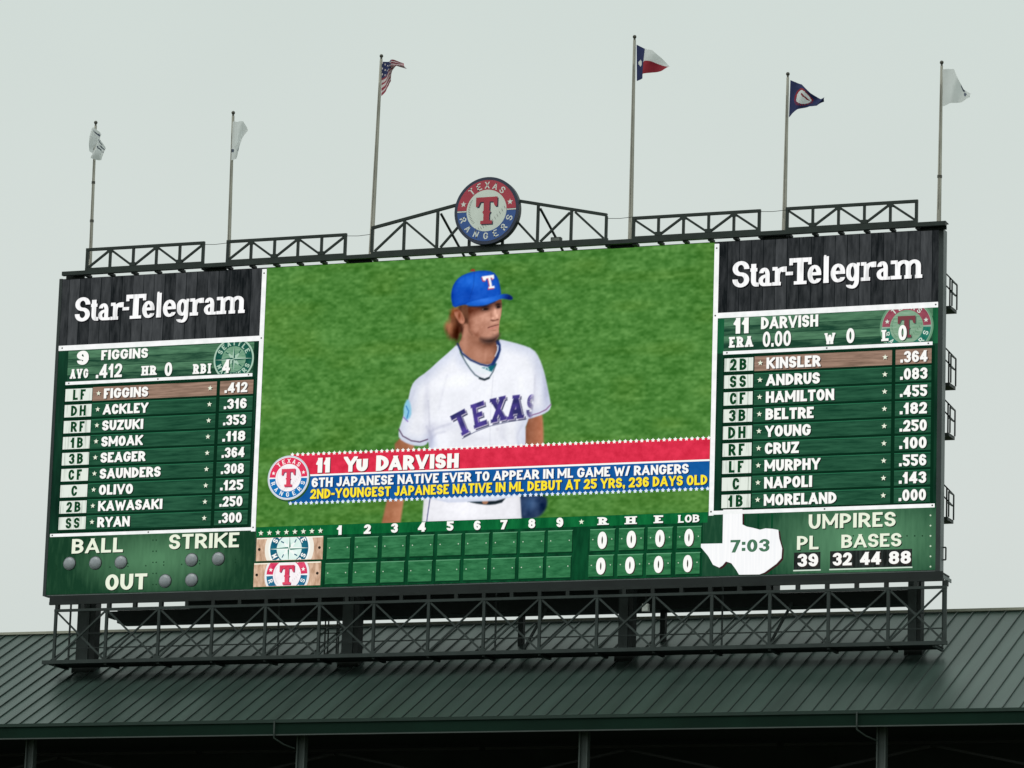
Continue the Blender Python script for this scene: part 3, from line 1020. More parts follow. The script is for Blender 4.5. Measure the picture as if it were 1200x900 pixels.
for px, py in ((82, 660.5), (112.3, 660), (142.2, 659), (225, 656.3), (256.3, 655), (194, 681), (225, 679.7)):
    c = P(px, py)
    k = MB()
    R = .275
    rings, n = [], 28
    prof = [(1.0, 0), (1.0, .05), (.93, .07), (.9, .06), (.78, .1), (.52, .135), (.25, .15), (.02, .155)]
    for i, (rr, d) in enumerate(prof):
        rings.append([(c.x + R * rr * math.cos(2 * math.pi * a / n), -.004 - d, c.z + R * rr * math.sin(2 * math.pi * a / n)) for a in range(n)])
    for i in range(len(rings) - 1):
        for a in range(n):
            k.face([rings[i][a], rings[i][(a + 1) % n], rings[i + 1][(a + 1) % n], rings[i + 1][a]], LRING if i < 2 else LAMP, i > 2)
    k.build('count_lamp', pc)

# -- line score
m = MB()
XS0 = (X(300, 632) + X(297.5, 688)) / 2
XS1 = (X(822, 610) + X(820, 672)) / 2
STRIP = led('lit_strip_green', (8, 84, 44), (20, 112, 60), scale=1.2, stretch=(2, 1, .6))
STRIPD = led('lit_strip_dark', (8, 50, 30), (16, 78, 46), scale=1.0, stretch=(3, 1, .6))
zh = Z((383, 629), (815, 612.5))            # foot of the header
m.rect(XS0, ZB + .05, XS1, ZV, -.003, STRIPD)
m.rect(XS0, zh + .03, XS1 + .25, ZV, -.006, STRIP)
ps_ = m.build('line_score_panel', board)
k = MB()
for i in range(8):
    c = P(305.9 + i * 9.96, 624.8 - i * .4)
    k.flat([[(a + .03, b - .04) for a, b in q] for q in star(c.x, c.z, .115)], -.008, BRSH)
    k.flat(star(c.x, c.z, .115), -.012, CREAM)
for s, px, py, wd in (('1', 397.8, 621.5, 6), ('2', 430.5, 620.3, 8), ('3', 462.2, 619, 8), ('4', 494.4, 617.8, 9), ('5', 527.4, 616.6, 8), ('6', 559.2, 615.8, 8),
                      ('7', 590.3, 615, 8), ('8', 623.2, 613.7, 8), ('9', 656, 612.4, 8)):
    write(k, s, (px - wd / 2, py + 5.4), (px + wd / 2, py + 5.2), 11, WHITE, -.014, DKSH, wt=.3)
c = P(681.5, 611.6)
k.flat(star(c.x, c.z, .11), -.012, CREAM)
for s, px, py, wd in (('R', 706.8, 610.7, 13.5), ('H', 739.2, 609.8, 14.5), ('E', 772.4, 608.6, 13)):
    write(k, s, (px - wd / 2, py + 4.6), (px + wd / 2, py + 4.2), 9, WHITE, -.014, DKSH, wt=.29, slab=.13)
write(k, 'LOB', (794.5, 612.8), (820, 611.8), 9, WHITE, -.014, DKSH, wt=.24, gap=.05, slab=.04)
k.build('lettering', ps_)
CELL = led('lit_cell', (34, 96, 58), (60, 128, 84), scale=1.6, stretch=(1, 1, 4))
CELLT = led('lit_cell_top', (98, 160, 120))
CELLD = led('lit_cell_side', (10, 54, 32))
DOT = led('lit_cell_dot', (190, 208, 186))
# columns measured in the upper row
cols = [(383, 411)] + [(383 + 32.1 * i, 411.5 + 32.15 * i) for i in range(1, 6)] + [(576.2, 605.5), (608.8, 637.5), (642, 671.2)]
cols = [(383.2 + 32.33 * i, 411.4 + 32.5 * i) for i in range(9)] + [(691.2, 721.2), (725, 755.5), (758.7, 788.7), (793, 822.5)]
for row in (0, 1):
    if row == 0:
        za, zb2 = Z((397, 630), (807, 616.5)), Z((397, 656.8), (807, 643.6))
        o_ = 0
    else:
        za, zb2 = Z((397, 660.2), (807, 646.6)), Z((397, 686.2), (807, 673.8))
        o_ = -.9
    for j, (a, b) in enumerate(cols):
        x0, x1 = X(a + o_, 640), X(b + o_, 640)
        if j < 9:
            x0 += 0
        k = MB()
        # bevelled board standing proud of the strip
        y1, y0, bv = -.004, -.05, .05
        o4 = [(x0, zb2), (x1, zb2), (x1, za), (x0, za)]
        i4 = [(x0 + bv * .5, zb2 + bv), (x1 - bv * .5, zb2 + bv), (x1 - bv * .5, za - bv * .8), (x0 + bv * .5, za - bv * .8)]
        k.face([(q[0], y0, q[1]) for q in i4], CELL)
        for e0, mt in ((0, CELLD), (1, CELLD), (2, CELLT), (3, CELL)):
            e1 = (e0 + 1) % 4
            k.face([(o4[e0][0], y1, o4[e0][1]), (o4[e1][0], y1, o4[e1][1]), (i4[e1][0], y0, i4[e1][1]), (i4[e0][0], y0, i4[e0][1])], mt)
        zc = (za + zb2) / 2
        for s in (.13, .87):
            k.flat(disc(x0 + (x1 - x0) * s, zc + .04, .025, 8), -.053, DOT)
        if j >= 9:
            ps, wd = text_polys('0', wt=.3)
            hh = (za - zb2) * .74
            sx = (x1 - x0) * .36 / wd
            q = place(ps, (x0 + x1) / 2 - sx * wd / 2, zc - hh / 2, sx, hh)
            k.flat([[(u + .04, v - .03) for u, v in f] for f in q], -.055, BRSH)
            k.flat(q, -.060, WHITE)
        k.build('inning_tile', ps_)
TAN = led('lit_tan_board', (176, 140, 112), (226, 194, 168), scale=2, stretch=(3, 1, 1))
BASEP = dict(rim=led('b_rim', (236, 238, 240)), edge=led('b_edge', (246, 248, 250)), red=led('b_red', (206, 46, 88), (232, 84, 118), scale=4), blue=led('b_blue', (24, 92, 132), (52, 128, 158), scale=4),
             ball=led('b_ball', (244, 236, 240), (255, 252, 252), scale=4), white=WHITE, t=led('b_t', (210, 56, 88), (226, 84, 110), scale=6), tshade=led('b_tsh', (120, 60, 92)), seam=led('b_seam', (206, 196, 200)))
for i, (a, b, lab) in enumerate((((300.7, 630.8, 657.8), (378.3, 628.2, 655.2), 'visitors'), ((299, 660.5, 688), (377, 657.7, 685.5), 'home'))):
    k = MB()
    x0, x1 = X(a[0], 645), X(b[0], 645)
    za, zb2 = Z((a[0], a[1]), (b[0], b[1])), Z((a[0], a[2]), (b[0], b[2]))
    k.slab(x0, zb2, x1, za, -.004, .03, TAN)
    k.rect(x0 + .01, za - .05, x1 - .01, za - .005, -.036, led('lit_tan_edge', (250, 244, 226)))
    for px in (x0 + .13, x1 - .13):
        k.flat(disc(px, (za + zb2) / 2, .06, 10), -.038, led('lit_hole', (44, 36, 28)))
    t_ = k.build('team_tile', ps_)
    t_['label'] = lab + ' emblem board at the start of the line score'
    k = MB()
    cxx, czz = (x0 + x1) / 2, (za + zb2) / 2
    if i == 0:
        k.flat(clip_polys(disc(cxx, czz, 1.04, 48), x0, x1, zb2 + .01, za - .01), -.036, led('lit_tile_pale', (242, 238, 226)), 0)
        compass(k, cxx, czz, .88, -.040, dict(dk=led('m_dk', (14, 84, 114), (34, 110, 130), scale=3), pale=led('m_pale', (214, 240, 230), (236, 250, 246), scale=3), wh=led('m_wh', (246, 252, 248)), rose=led('m_rose', (60, 130, 112))),
                (x0, x1, zb2 + .015, za - .01), WHITE)
    else:
        roundel(cxx, czz - .03, .95, -.038, BASEP, True, (x0, x1, zb2 + .01, za - .01), k)
    k.build('team_emblem', t_)

# -- umpires and clock
XU1 = XR - .17
c = P(1010, 632)
m = MB()
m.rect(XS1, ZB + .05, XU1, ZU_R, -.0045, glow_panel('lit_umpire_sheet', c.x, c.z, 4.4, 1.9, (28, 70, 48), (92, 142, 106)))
for a, b in ((821, 833), (871, 876), (887, 891), (903, 905)):
    m.rect(X(a, 640), ZB + .05, X(a + 2.4, 640), ZU_R - .05, -.006, STRIPD)
pu = m.build('umpire_panel', board)
k = MB()
for i in range(6):
    q = P(1090.5, 604 + i * 12)
    k.flat(disc(q.x, q.z, .035, 8), -.008, DOT)
for px in (1000, 1030, 1050, 1063, 1072, 1081):
    q = P(px, 628)
    k.flat(disc(q.x, q.z, .03, 8), -.008, RIV)
write(k, 'UMPIRES', (947.7, 620), (1049.5, 616.7), 17, CREAM, -.014, DKSH, wt=.23, gap=.13)
write(k, 'PL', (934, 644.5), (959.3, 643.5), 16, CREAM, -.014, DKSH, wt=.23, gap=.12)
write(k, 'BASES', (986, 642.5), (1056.3, 640), 15.6, CREAM, -.014, DKSH, wt=.23, gap=.11)
k.build('lettering', pu)
BOXB = led('lit_box_black', (22, 26, 24), (52, 58, 56), scale=2, stretch=(6, 1, .5))
for bl, br, top, bot, words in (((930.5, 961.5, 647.2, 667.6, (('39', 934.7, 958.8),))), None) if False else ((930.5, 961.5, 647.2, 667.2, (('39', 934.7, 958.8),)), (972.7, 1068.8, 644.6, 665, (('32', 976, 998.3), ('44', 1008, 1032.5), ('88', 1041.8, 1067.5)))):
    k = MB()
    mid = (bl + br) / 2
    x0, x1 = X(bl, 655), X(br, 655)
    za, zb2 = P(mid, top).z, P(mid, bot).z
    k.rect(x0, zb2, x1, za, -.010, BOXB)
    k.rect(x0 - .02, zb2 - .06, x1 + .02, zb2 - .012, -.012, led('lit_box_sill', (206, 222, 208)))
    for s, a, b in words:
        cy = bot - 3.2 + (mid - (a + b) / 2) * .028
        write(k, s, (a, cy + .3), (b, cy - .3), 15, WHITE, -.020, BRSH, wt=.27, gap=.1)
    k.build('number_box', pu)
TEX = [(108, 145), (195, 143), (195, 212), (215, 222), (245, 228), (275, 236), (300, 230), (330, 232), (358, 237), (362, 275), (375, 320), (372, 365), (350, 390), (320, 412),
       (295, 430), (272, 440), (180, 440), (165, 415), (145, 388), (120, 380), (105, 398), (90, 408), (62, 395), (40, 355), (15, 325), (2, 310), (4, 300), (105, 298)]
tp = []
for a, b in TEX:
    q = P(820 + a / 3.871, 560 + b / 3.871)
    tp.append((q.x, max(q.z, ZB + .06)))
k = MB()
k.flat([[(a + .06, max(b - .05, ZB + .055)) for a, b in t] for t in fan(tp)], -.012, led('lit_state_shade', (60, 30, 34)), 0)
n = len(tp)
STATE = led('lit_state_white', (244, 246, 248), (255, 255, 255), scale=1.5, stretch=(8, 1, .3))
k.mesh([(a, -.045, b) for a, b in tp] + [(a, -.02, b) for a, b in tp], [(i, (i + 1) % n, (i + 1) % n + n, i + n) for i in range(n)], led('lit_state_edge', (150, 160, 156)))
k.flat(fan(tp), -.046, STATE, 0)
write(k, '7:03', (856.3, 648), (902.2, 646.5), 14.8, led('lit_clock_green', (74, 118, 92)), -.056, wt=.25, gap=.11)
ck = k.build('clock', board)
ck['label'] = 'white state-shaped clock reading 7:03'

# -- white strips between the panels
def trim(x0, z0, x1, z1, bolts):
    k = MB()
    k.slab(x0, z0, x1, z1, -.022, .035, TRIM)
    for bx, bz in bolts:
        k.flat(disc(bx, bz, .035, 10), -.060, BOLT)
    return k.build('trim_strip', board)
tw = .088
zL0, zR0 = Z((296, 620.5)) - .06, ZU_R - .10
trim(XW1 - tw, zL0 - .02, XW1 + tw, ZT - .08, ((XW1, ZT - .25), (XW1, zL0 + .13), (XW1, ZS_L)))
trim(XW2 - tw, zR0, XW2 + tw, ZT - .1, ((XW2, ZT - .27), (XW2, zR0 + .14), (XW2, ZS_R)))
trim(XL + .14, ZS_L - .1, XW1 - tw - .002, ZS_L + .1, ((XL + .3, ZS_L),))
trim(XW2 + tw + .002, ZS_R - .1, X(1099.5, 357), ZS_R + .1, ((X(1097, 357), ZS_R),))
x0, x1 = X(77.5, 449), X(296, 440)
trim(x0, ZI_L - .06, x1, ZI_L + .06, ((x0 + .15, ZI_L), ((x0 + x1) / 2, ZI_L), (x1 - .15, ZI_L)))
x0, x1 = X(848, 414), X(1093, 402)
trim(x0, ZI_R - .06, x1, ZI_R + .06, ((x0 + .15, ZI_R), ((x0 + x1) / 2, ZI_R), (x1 - .15, ZI_R)))
trim(XL + .2, ZU_L - .06, XW1 - tw - .002, ZU_L + .06, ((XL + .3, ZU_L), ((XL + XW1) / 2, ZU_L)))
trim(XW2 + tw + .002, ZU_R - .07, X(1095.5, 592), ZU_R + .07, (((XW2 + XR) / 2, ZU_R), (X(1093, 592), ZU_R)))

# -- the video picture: a grid of display pixels coloured like the broadcast
def lerp(a, b, t):
    return a + (b - a) * t
vx0, vx1 = XW1 + tw + .004, XW2 - tw - .004
vz0, vz1 = ZV + .004, ZT - .03
NX, NZ = 640, 372
gx = np.linspace(vx0, vx1, NX); gz = np.linspace(vz0, vz1, NZ)
GX, GZ = np.meshgrid(gx, gz)
def S(pts, ox=0, oy=0, k=1.0):
    """outline measured in the photo -> board face"""
    out = []
    for a, b in pts:
        q = P(ox + a / k, oy + b / k)
        out.append((q.x, q.z))
    return np.array(out)
def chaikin(p, n=2):
    for _ in range(n):
        q = np.roll(p, -1, 0)
        p = np.stack([.75 * p + .25 * q, .25 * p + .75 * q], 1).reshape(-1, 2)
    return p
def sdist(poly):
    """signed distance, positive inside"""
    x, y = GX.ravel(), GZ.ravel()
    d2 = np.full(x.shape, 1e9); inside = np.zeros(x.shape, bool)
    n = len(poly)
    for i in range(n):
        x1, y1 = poly[i]; x2, y2 = poly[(i + 1) % n]
        ex, ey = x2 - x1, y2 - y1
        t = np.clip(((x - x1) * ex + (y - y1) * ey) / (ex * ex + ey * ey + 1e-12), 0, 1)
        d2 = np.minimum(d2, (x - x1 - t * ex) ** 2 + (y - y1 - t * ey) ** 2)
        c_ = ((y1 > y) != (y2 > y))
        if abs(ey) > 1e-12:
            inside ^= c_ & (x < (x2 - x1) * (y - y1) / ey + x1)
    d = np.sqrt(d2)
    return np.where(inside, d, -d).reshape(GX.shape)
def noise(sx, sz, seed):
    r_ = np.random.RandomState(seed)
    sx *= NX / 430; sz *= NX / 430
    nx, nz = max(2, int(NX / sx) + 2), max(2, int(NZ / sz) + 2)
    a = r_.rand(nz, nx)
    ix = np.linspace(0, nx - 1.001, NX); iz = np.linspace(0, nz - 1.001, NZ)
    x0_, z0_ = ix.astype(int), iz.astype(int)
    fx, fz = ix - x0_, iz - z0_
    fx = fx * fx * (3 - 2 * fx); fz = (fz * fz * (3 - 2 * fz))[:, None]
    A = a[z0_][:, x0_]; B = a[z0_][:, np.minimum(x0_ + 1, nx - 1)]; C_ = a[np.minimum(z0_ + 1, nz - 1)][:, x0_]; D_ = a[np.minimum(z0_ + 1, nz - 1)][:, np.minimum(x0_ + 1, nx - 1)]
    return (A * (1 - fx) + B * fx) * (1 - fz) + (C_ * (1 - fx) + D_ * fx) * fz
tz = (GZ - vz0) / (vz1 - vz0)
tx = (GX - vx0) / (vx1 - vx0)
PX = {}
img = np.zeros((NZ, NX, 3))
nb = noise(70, 40, 1) * .22 + noise(22, 12, 2) * .36 + noise(9, 5, 3) * .42
nf = noise(3, 2.2, 4) * .5 + noise(5, 3, 14) * .5
n2 = noise(7, 2.5, 5)
g1 = np.array([54, 108, 38.]); g2 = np.array([104, 156, 80.])
v = np.clip((nb - .5) * .48 + (nf - .5) * .8 + (n2 - .5) * .38 + .45, 0, 1)[..., None]
img[:] = g1 * (1 - v) + g2 * v
yel = np.clip(noise(40, 14, 6) * 1.6 - .7, 0, 1)[..., None]
img += yel * np.array([5, 0, -4.])
MASK = np.zeros((NZ, NX))
def blend(a, col):
    global img
    col = np.array(col, float)
    img = img * (1 - a[..., None]) + (col if col.ndim == 3 else col[None, None, :]) * a[..., None]
def cover(poly, soft=.035, smooth=1):
    q = chaikin(poly, smooth) if smooth else poly
    d = sdist(q)
    return np.clip(d / soft * .5 + .5, 0, 1), d
def area(poly, col, soft=.035, smooth=1, shade=None, mask=True):
    global MASK
    a, d = cover(poly, soft, smooth)
    c_ = np.array(col, float)[None, None, :] * np.ones((NZ, NX, 1))
    if shade is not None:
        c_ = shade(c_, d)
    blend(a, c_)
    if mask:
        MASK = np.maximum(MASK, a)
    return a
def along(p, q):
    """0..1 ramp across the picture from photo point p to q"""
    a, b = P(*p), P(*q)
    d = np.array([b.x - a.x, b.z - a.z])
    return np.clip(((GX - a.x) * d[0] + (GZ - a.z) * d[1]) / (d @ d), 0, 1)
def blob(px, py, r, rz=None):
    c_ = P(px, py)
    k_ = 1 / 28.6
    rz = rz or r
    return np.exp(-(((GX - c_.x) / (r * k_)) ** 2 + ((GZ - c_.z) / (rz * k_)) ** 2))
def line(pts, wd, col, soft=.02, alpha=1.0):
    q = [(P(*p).x, P(*p).z) for p in pts]
    x, y = GX, GZ
    d2 = np.full(x.shape, 1e9)
    for (x1, y1), (x2, y2) in zip(q[:-1], q[1:]):
        ex, ey = x2 - x1, y2 - y1
        t = np.clip(((x - x1) * ex + (y - y1) * ey) / (ex * ex + ey * ey + 1e-12), 0, 1)
        d2 = np.minimum(d2, (x - x1 - t * ex) ** 2 + (y - y1 - t * ey) ** 2)
    a = np.clip((wd / 57.0 - np.sqrt(d2)) / soft * .5 + .5, 0, 1) * alpha
    blend(a, col)
SK = (190, 132, 106)
fn = noise(4, 4, 21)[..., None] - .5
# arms
def armshade(c0, c1, p, q):
    def f(c_, d):
        t = along(p, q)[..., None]
        return np.array(c0, float) * (1 - t) + np.array(c1, float) * t + fn * 14
    return f
area(S([(463, 512), (486, 518), (484, 532), (476, 570), (473, 588), (466, 636), (442, 636), (453, 588), (462, 545)]), SK, .05, 1, armshade((150, 96, 66), (186, 124, 92), (452, 560), (478, 566)))
area(S([(614, 486), (635, 482), (637, 500), (637, 528), (628, 575), (614, 575)]), SK, .05, 1, armshade((134, 84, 62), (188, 120, 90), (615, 505), (634, 505)))
# glove
area(S([(606, 578), (640, 580), (642, 590), (638, 600), (630, 607), (612, 610), (606, 600)]), (34, 52, 84), .06, 2, lambda c_, d: c_ + (blob(622, 590, 9)[..., None] * np.array([26, 36, 44.]) - blob(637, 592, 6)[..., None] * 22 + fn * 24))
# trousers and belt
area(S([(497, 580), (609.5, 578), (611.5, 612), (494.5, 614)]), (238, 238, 244), .03, 0, lambda c_, d: c_ - (1 - np.clip(d / .25, 0, 1))[..., None] * 18 + fn * 6 + blob(545, 596, 22)[..., None] * 12)
line([(504, 584), (499.5, 615)], 1.1, (70, 74, 120))
area(S([(547, 575), (566, 581), (580, 582), (592, 574), (592, 588), (577, 592), (562, 591), (548, 588)]), (24, 36, 44), .03, 1, None)
area(S([(548, 574), (566, 574), (566, 589), (548, 588)]), (16, 44, 58), .03, 0)
area(S([(565, 583), (572, 582), (572, 591), (565, 591)]), (170, 120, 92), .03, 1)
# jersey
jer = S([(537, 402), (528, 411), (514, 423), (500, 436), (488, 444), (482, 452), (478, 470), (472, 490), (467, 505), (467.5, 514), (478, 520.5), (490, 523), (499, 522), (502, 517), (503, 526), (500, 560), (497, 590),
         (609, 586), (613, 560), (616, 525), (616, 492), (630, 488), (641, 483.5), (646, 478), (645, 470), (642, 455), (638, 436), (632, 419), (625, 409), (610, 403.5), (594, 399.5), (583, 397), (574, 425), (556, 427), (540, 418)])
def jshade(c_, d):
    s = np.clip(d / .5, 0, 1)[..., None]
    out = c_ * (1 - (1 - s) * np.array([.13, .11, .06]))
    fold = blob(505, 512, 5, 14) * 34 + blob(520, 500, 30, 6) * 14 + blob(640, 460, 5, 22) * 26 + blob(628, 455, 3, 30) * 14 + blob(500, 470, 3.5, 26) * 16 + blob(590, 500, 4, 18) * 9 + blob(560, 515, 22, 7) * 9
    wr = (noise(22, 12, 31) - .5) * 12 + (noise(9, 16, 32) - .5) * 8
    out = out - fold[..., None] * np.array([1.0, 1.0, .72]) - wr[..., None]
    out = out + (blob(565, 450, 60, 34) * 10)[..., None]
    return np.clip(out, 0, 255)
area(jer, (238, 240, 247), .03, 1, jshade)
# sleeve ends
line([(467.5, 503), (472, 511), (482, 516.5), (492, 518), (501, 515)], 1.4, (96, 74, 104))
line([(620, 487.5), (632, 484), (640, 480), (645.5, 474)], 1.5, (150, 118, 158))
line([(502, 470), (503.5, 500), (504, 522)], 1.2, (196, 198, 214), .05, .7)
line([(627, 440), (626, 470), (620, 488)], 1.2, (206, 208, 222), .05, .8)
line([(578, 440), (575, 480), (574, 525)], .5, (214, 216, 226), .03, .8)
for pts, al in ((((503, 506), (514, 501), (529, 496)), .5), (((504, 514), (512, 508), (521, 506)), .45), (((500, 500), (506, 512), (504, 522)), .6), (((486, 458), (480, 474), (476, 494)), .25),
                (((634, 428), (638, 446), (641, 464)), .3), (((612, 498), (606, 510), (608, 522)), .35), (((524, 440), (518, 462), (514, 480)), .2), (((596, 520), (586, 508), (588, 500)), .2)):
    line(pts, 1.1, (176, 178, 200), .07, al)
# sleeve patch
area(S([(473, 476), (478, 466), (482, 476), (482, 488), (476, 494), (473, 488)]), (140, 200, 226), .04, 1)
line([(476, 476), (479, 482), (477, 490)], 1.2, (60, 130, 190))
line([(473, 489), (478, 494)], 1.2, (150, 120, 196))
def hq(pts):
    return [(515 + x / 7.2, 310 + y / 7.2) for x, y in pts]
def hb(x, y, rx, ry):
    return blob(515 + x / 7.2, 310 + y / 7.2, rx / 7.2, ry / 7.2)
def hl(pts, wd, col, soft=.03, alpha=1.0):
    line(hq(pts), wd / 7.2, col, soft, alpha)
def dark(x, y, rx, ry, al, col=(44, 27, 24)):
    blend(np.clip(hb(x, y, rx, ry) * al, 0, 1), col)
# undershirt and collar
area(S(hq([(170, 700), (260, 800), (400, 850), (470, 800), (480, 860), (440, 910), (400, 930), (300, 900), (230, 860)])), (232, 240, 246), .03, 1)
area(S(hq([(360, 870), (400, 868), (452, 838), (470, 800), (478, 850), (440, 905), (410, 892)])), (22, 104, 118), .03, 0)
hl([(385, 880), (400, 862), (415, 886)], 9, (226, 240, 244))
# neck
neck = S(hq([(185, 470), (185, 560), (190, 620), (158, 668), (190, 735), (255, 792), (340, 832), (405, 848), (455, 830), (480, 770), (490, 700), (484, 640), (430, 620), (330, 560), (250, 480)]))
def nshade(c_, d):
    out = np.array([178, 124, 101.]) + np.zeros((NZ, NX, 3))
    out -= (hb(330, 660, 90, 26) * 22 + hb(420, 680, 70, 30) * 50 + hb(480, 720, 26, 90) * 40 + hb(290, 610, 60, 26) * 20 + hb(400, 835, 90, 14) * 16)[..., None] * np.array([1, .86, .78])
    out += (hb(215, 640, 22, 80) * 14 + hb(330, 760, 50, 50) * 8 + hb(390, 770, 14, 40) * 10)[..., None]
    return np.clip(out + fn * 10, 0, 255)
area(neck, (176, 120, 95), .025, 1, nshade)
hl([(152, 668), (190, 748), (262, 805), (345, 842), (405, 855), (452, 838)], 15, (38, 52, 104))
hl([(452, 838), (486, 780), (505, 720), (503, 680), (488, 648)], 28, (34, 56, 112))
hl([(470, 772), (492, 726), (496, 690), (486, 682)], 7, (232, 236, 244))
hl([(186, 760), (225, 830), (262, 885), (300, 930), (352, 962), (386, 970), (420, 955), (452, 905), (478, 840)], 9, (52, 74, 88), .03, .9)
hl([(340, 960), (380, 972), (416, 958)], 16, (38, 50, 60))
# hair behind the ear: loose and pale outside, dark near the neck
hair = S(hq([(112, 372), (92, 430), (66, 480), (44, 525), (62, 585), (92, 628), (122, 655), (160, 655), (184, 620), (196, 560), (196, 505), (215, 470), (205, 400), (246, 430), (252, 345), (180, 352)]))
def hairshade(c_, d):
    t = along((515 + 50 / 7.2, 381), (515 + 165 / 7.2, 389))[..., None]
    out = np.array([158, 100, 66.]) * (1 - t) + np.array([80, 46, 34.]) * t
    out += (hb(90, 520, 40, 60) * 18 - hb(140, 570, 40, 70) * 30 - hb(225, 400, 24, 40) * 14 - hb(115, 400, 40, 50) * 26)[..., None]
    out += (noise(2.6, 8, 41)[..., None] - .5) * np.array([46, 34, 24.]) + (noise(4, 5, 45)[..., None] - .5) * np.array([40, 28, 20.])
    return np.clip(out, 0, 255)
hd = sdist(chaikin(hair, 2)) + (noise(5, 5, 43) - .5) * .16 + (noise(2.5, 4, 44) - .5) * .09
ha = np.clip(hd / .12 * .5 + .5, 0, 1) * np.clip(.55 + 1.1 * along((515 + 30 / 7.2, 380), (515 + 120 / 7.2, 384)), 0, 1)
blend(ha, hairshade(np.zeros((NZ, NX, 3)), hd)); MASK = np.maximum(MASK, (ha > .45) * 1.0)
area(S(hq([(150, 350), (252, 340), (256, 380), (250, 450), (246, 500), (225, 500), (204, 500), (190, 400)])), (96, 60, 44), .05, 1, lambda c_, d: c_ + (noise(3, 6, 46)[..., None] - .5) * np.array([44, 32, 24.]))
face = S(hq([(244, 352), (330, 350), (400, 338), (470, 308), (523, 286), (527, 340), (525, 400), (518, 440), (508, 478), (504, 520), (502, 560), (503, 600), (482, 640), (436, 662), (390, 660), (346, 632), (298, 596), (262, 560), (244, 500), (238, 430), (240, 385)]))
def fshade(c_, d):
    t = along((515 + 245 / 7.2, 375), (515 + 500 / 7.2, 372))[..., None]
    out = np.array([176, 122, 100.]) * (1 - t) + np.array([204, 150, 128.]) * t
    sh_ = np.clip(along((515 + 405 / 7.2, 310 + 415 / 7.2), (515 + 385 / 7.2, 310 + 335 / 7.2)) * 1.25, 0, 1)
    out -= (sh_ * 84)[..., None] * np.array([1, .93, .86])
    out += (hb(470, 395, 13, 46) * 36 + hb(486, 436, 12, 20) * 48 + hb(452, 452, 12, 9) * 38 + hb(360, 450, 60, 34) * 18 + hb(300, 540, 40, 40) * 8 + hb(470, 492, 20, 8) * 16 + hb(455, 580, 26, 18) * 8)[..., None] * np.array([1, .97, .93])
    out -= (hb(244, 500, 26, 70) * 40 + hb(300, 600, 60, 30) * 40 + hb(350, 640, 40, 18) * 30 + hb(526, 400, 11, 80) * 26 + hb(452, 472, 20, 7) * 64 + hb(492, 466, 13, 7) * 46 + hb(436, 430, 9, 26) * 22 + hb(415, 500, 16, 22) * 14 + hb(455, 556, 24, 6) * 28 + hb(505, 540, 10, 40) * 20)[..., None] * np.array([1, .95, .9])
    return np.clip(out + fn * 13 + (noise(2, 2, 62)[..., None] - .5) * 10, 0, 255)
area(face, SK, .022, 1, fshade)
# hair before the ear
hl([(226, 352), (226, 400), (232, 440)], 30, (108, 68, 48), .08, .9)
hl([(240, 440), (243, 500), (252, 560), (275, 590)], 7, (104, 66, 50), .06, .6)
# brows and eyes in the shade of the peak
dark(384, 354, 46, 12, 1.0); dark(496, 336, 28, 12, 1.0)
dark(388, 376, 32, 12, 1.25, (36, 23, 21)); dark(497, 357, 22, 13, 1.25, (36, 23, 21))
dark(366, 378, 7, 4, .6, (176, 150, 138)); dark(480, 360, 5, 4, .5, (176, 150, 138))
hl([(352, 392), (388, 398), (420, 390)], 5, (120, 82, 68), .05, .5)
# nose, mouth, beard
hl([(436, 468), (452, 476), (470, 472), (494, 462)], 5, (92, 54, 44), .03, .75)
hl([(411, 533), (440, 523), (466, 516), (497, 508)], 7, (94, 46, 42), .025, .95)
hl([(424, 544), (456, 536), (490, 524)], 11, (192, 118, 106), .04, .7)
hl([(424, 520), (460, 508), (494, 498)], 5, (160, 104, 88), .05, .5)
area(S(hq([(342, 622), (380, 628), (430, 626), (470, 608), (506, 584), (506, 604), (484, 644), (436, 668), (390, 664), (356, 646)])), (66, 44, 38), .11, 1)
dark(430, 646, 54, 14, .6, (44, 30, 28))
dark(452, 590, 14, 10, .25, (90, 60, 50))
# ear
area(S(hq([(122, 392), (150, 376), (182, 392), (206, 440), (216, 476), (200, 504), (172, 496), (146, 456), (126, 424)])), (184, 122, 98), .03, 1, lambda c_, d: np.clip(c_ - (hb(168, 432, 13, 28) * 58 + hb(140, 384, 40, 18) * 56)[..., None] + (hb(190, 480, 14, 14) * 18)[..., None], 0, 255))
hl([(172, 404), (192, 440), (198, 472)], 4, (128, 76, 58), .03, .6)
# cap
crown = S([(531, 361), (528.7, 350), (529, 341), (532, 332), (539, 324), (551, 319), (565, 316.8), (578, 318.3), (584, 326), (586.5, 338), (587.5, 346), (575, 352), (548, 357), (541, 357.5)])
area(crown, (22, 86, 196), .03, 1, lambda c_, d: np.clip(c_ + (blob(552, 330, 14, 10) * 26 - blob(531, 346, 6, 14) * 20 - blob(549, 344, 9, 9) * 20 - (1 - np.clip(d / .12, 0, 1)) * 22)[..., None] * np.array([.5, .9, 1.0]) + fn * 12, 0, 255))
line([(556, 318), (555, 335), (549, 354)], .4, (14, 60, 150), .04, .6)
peak = S([(545, 356), (556, 352), (570, 349), (582, 346.5), (588, 344.5), (596, 344.5), (601.5, 348.5), (600, 352), (592, 350.5), (587, 350), (579, 354), (569, 358), (558, 359), (549, 358.5)])
area(peak, (26, 96, 206), .03, 1, lambda c_, d: np.clip(c_ + (blob(568, 352, 12, 3) * 26)[..., None] - (along((586, 346), (596, 349)) * 90)[..., None] * np.array([.15, .7, 1.1]), 0, 255))
line([(549, 358.8), (560, 359.2), (570, 358), (580, 354)], .8, (12, 44, 110), .04, .8)
area(S([(551, 317.5), (553, 315.4), (556, 315.6), (556.6, 318)]), (170, 52, 44), .03, 0)
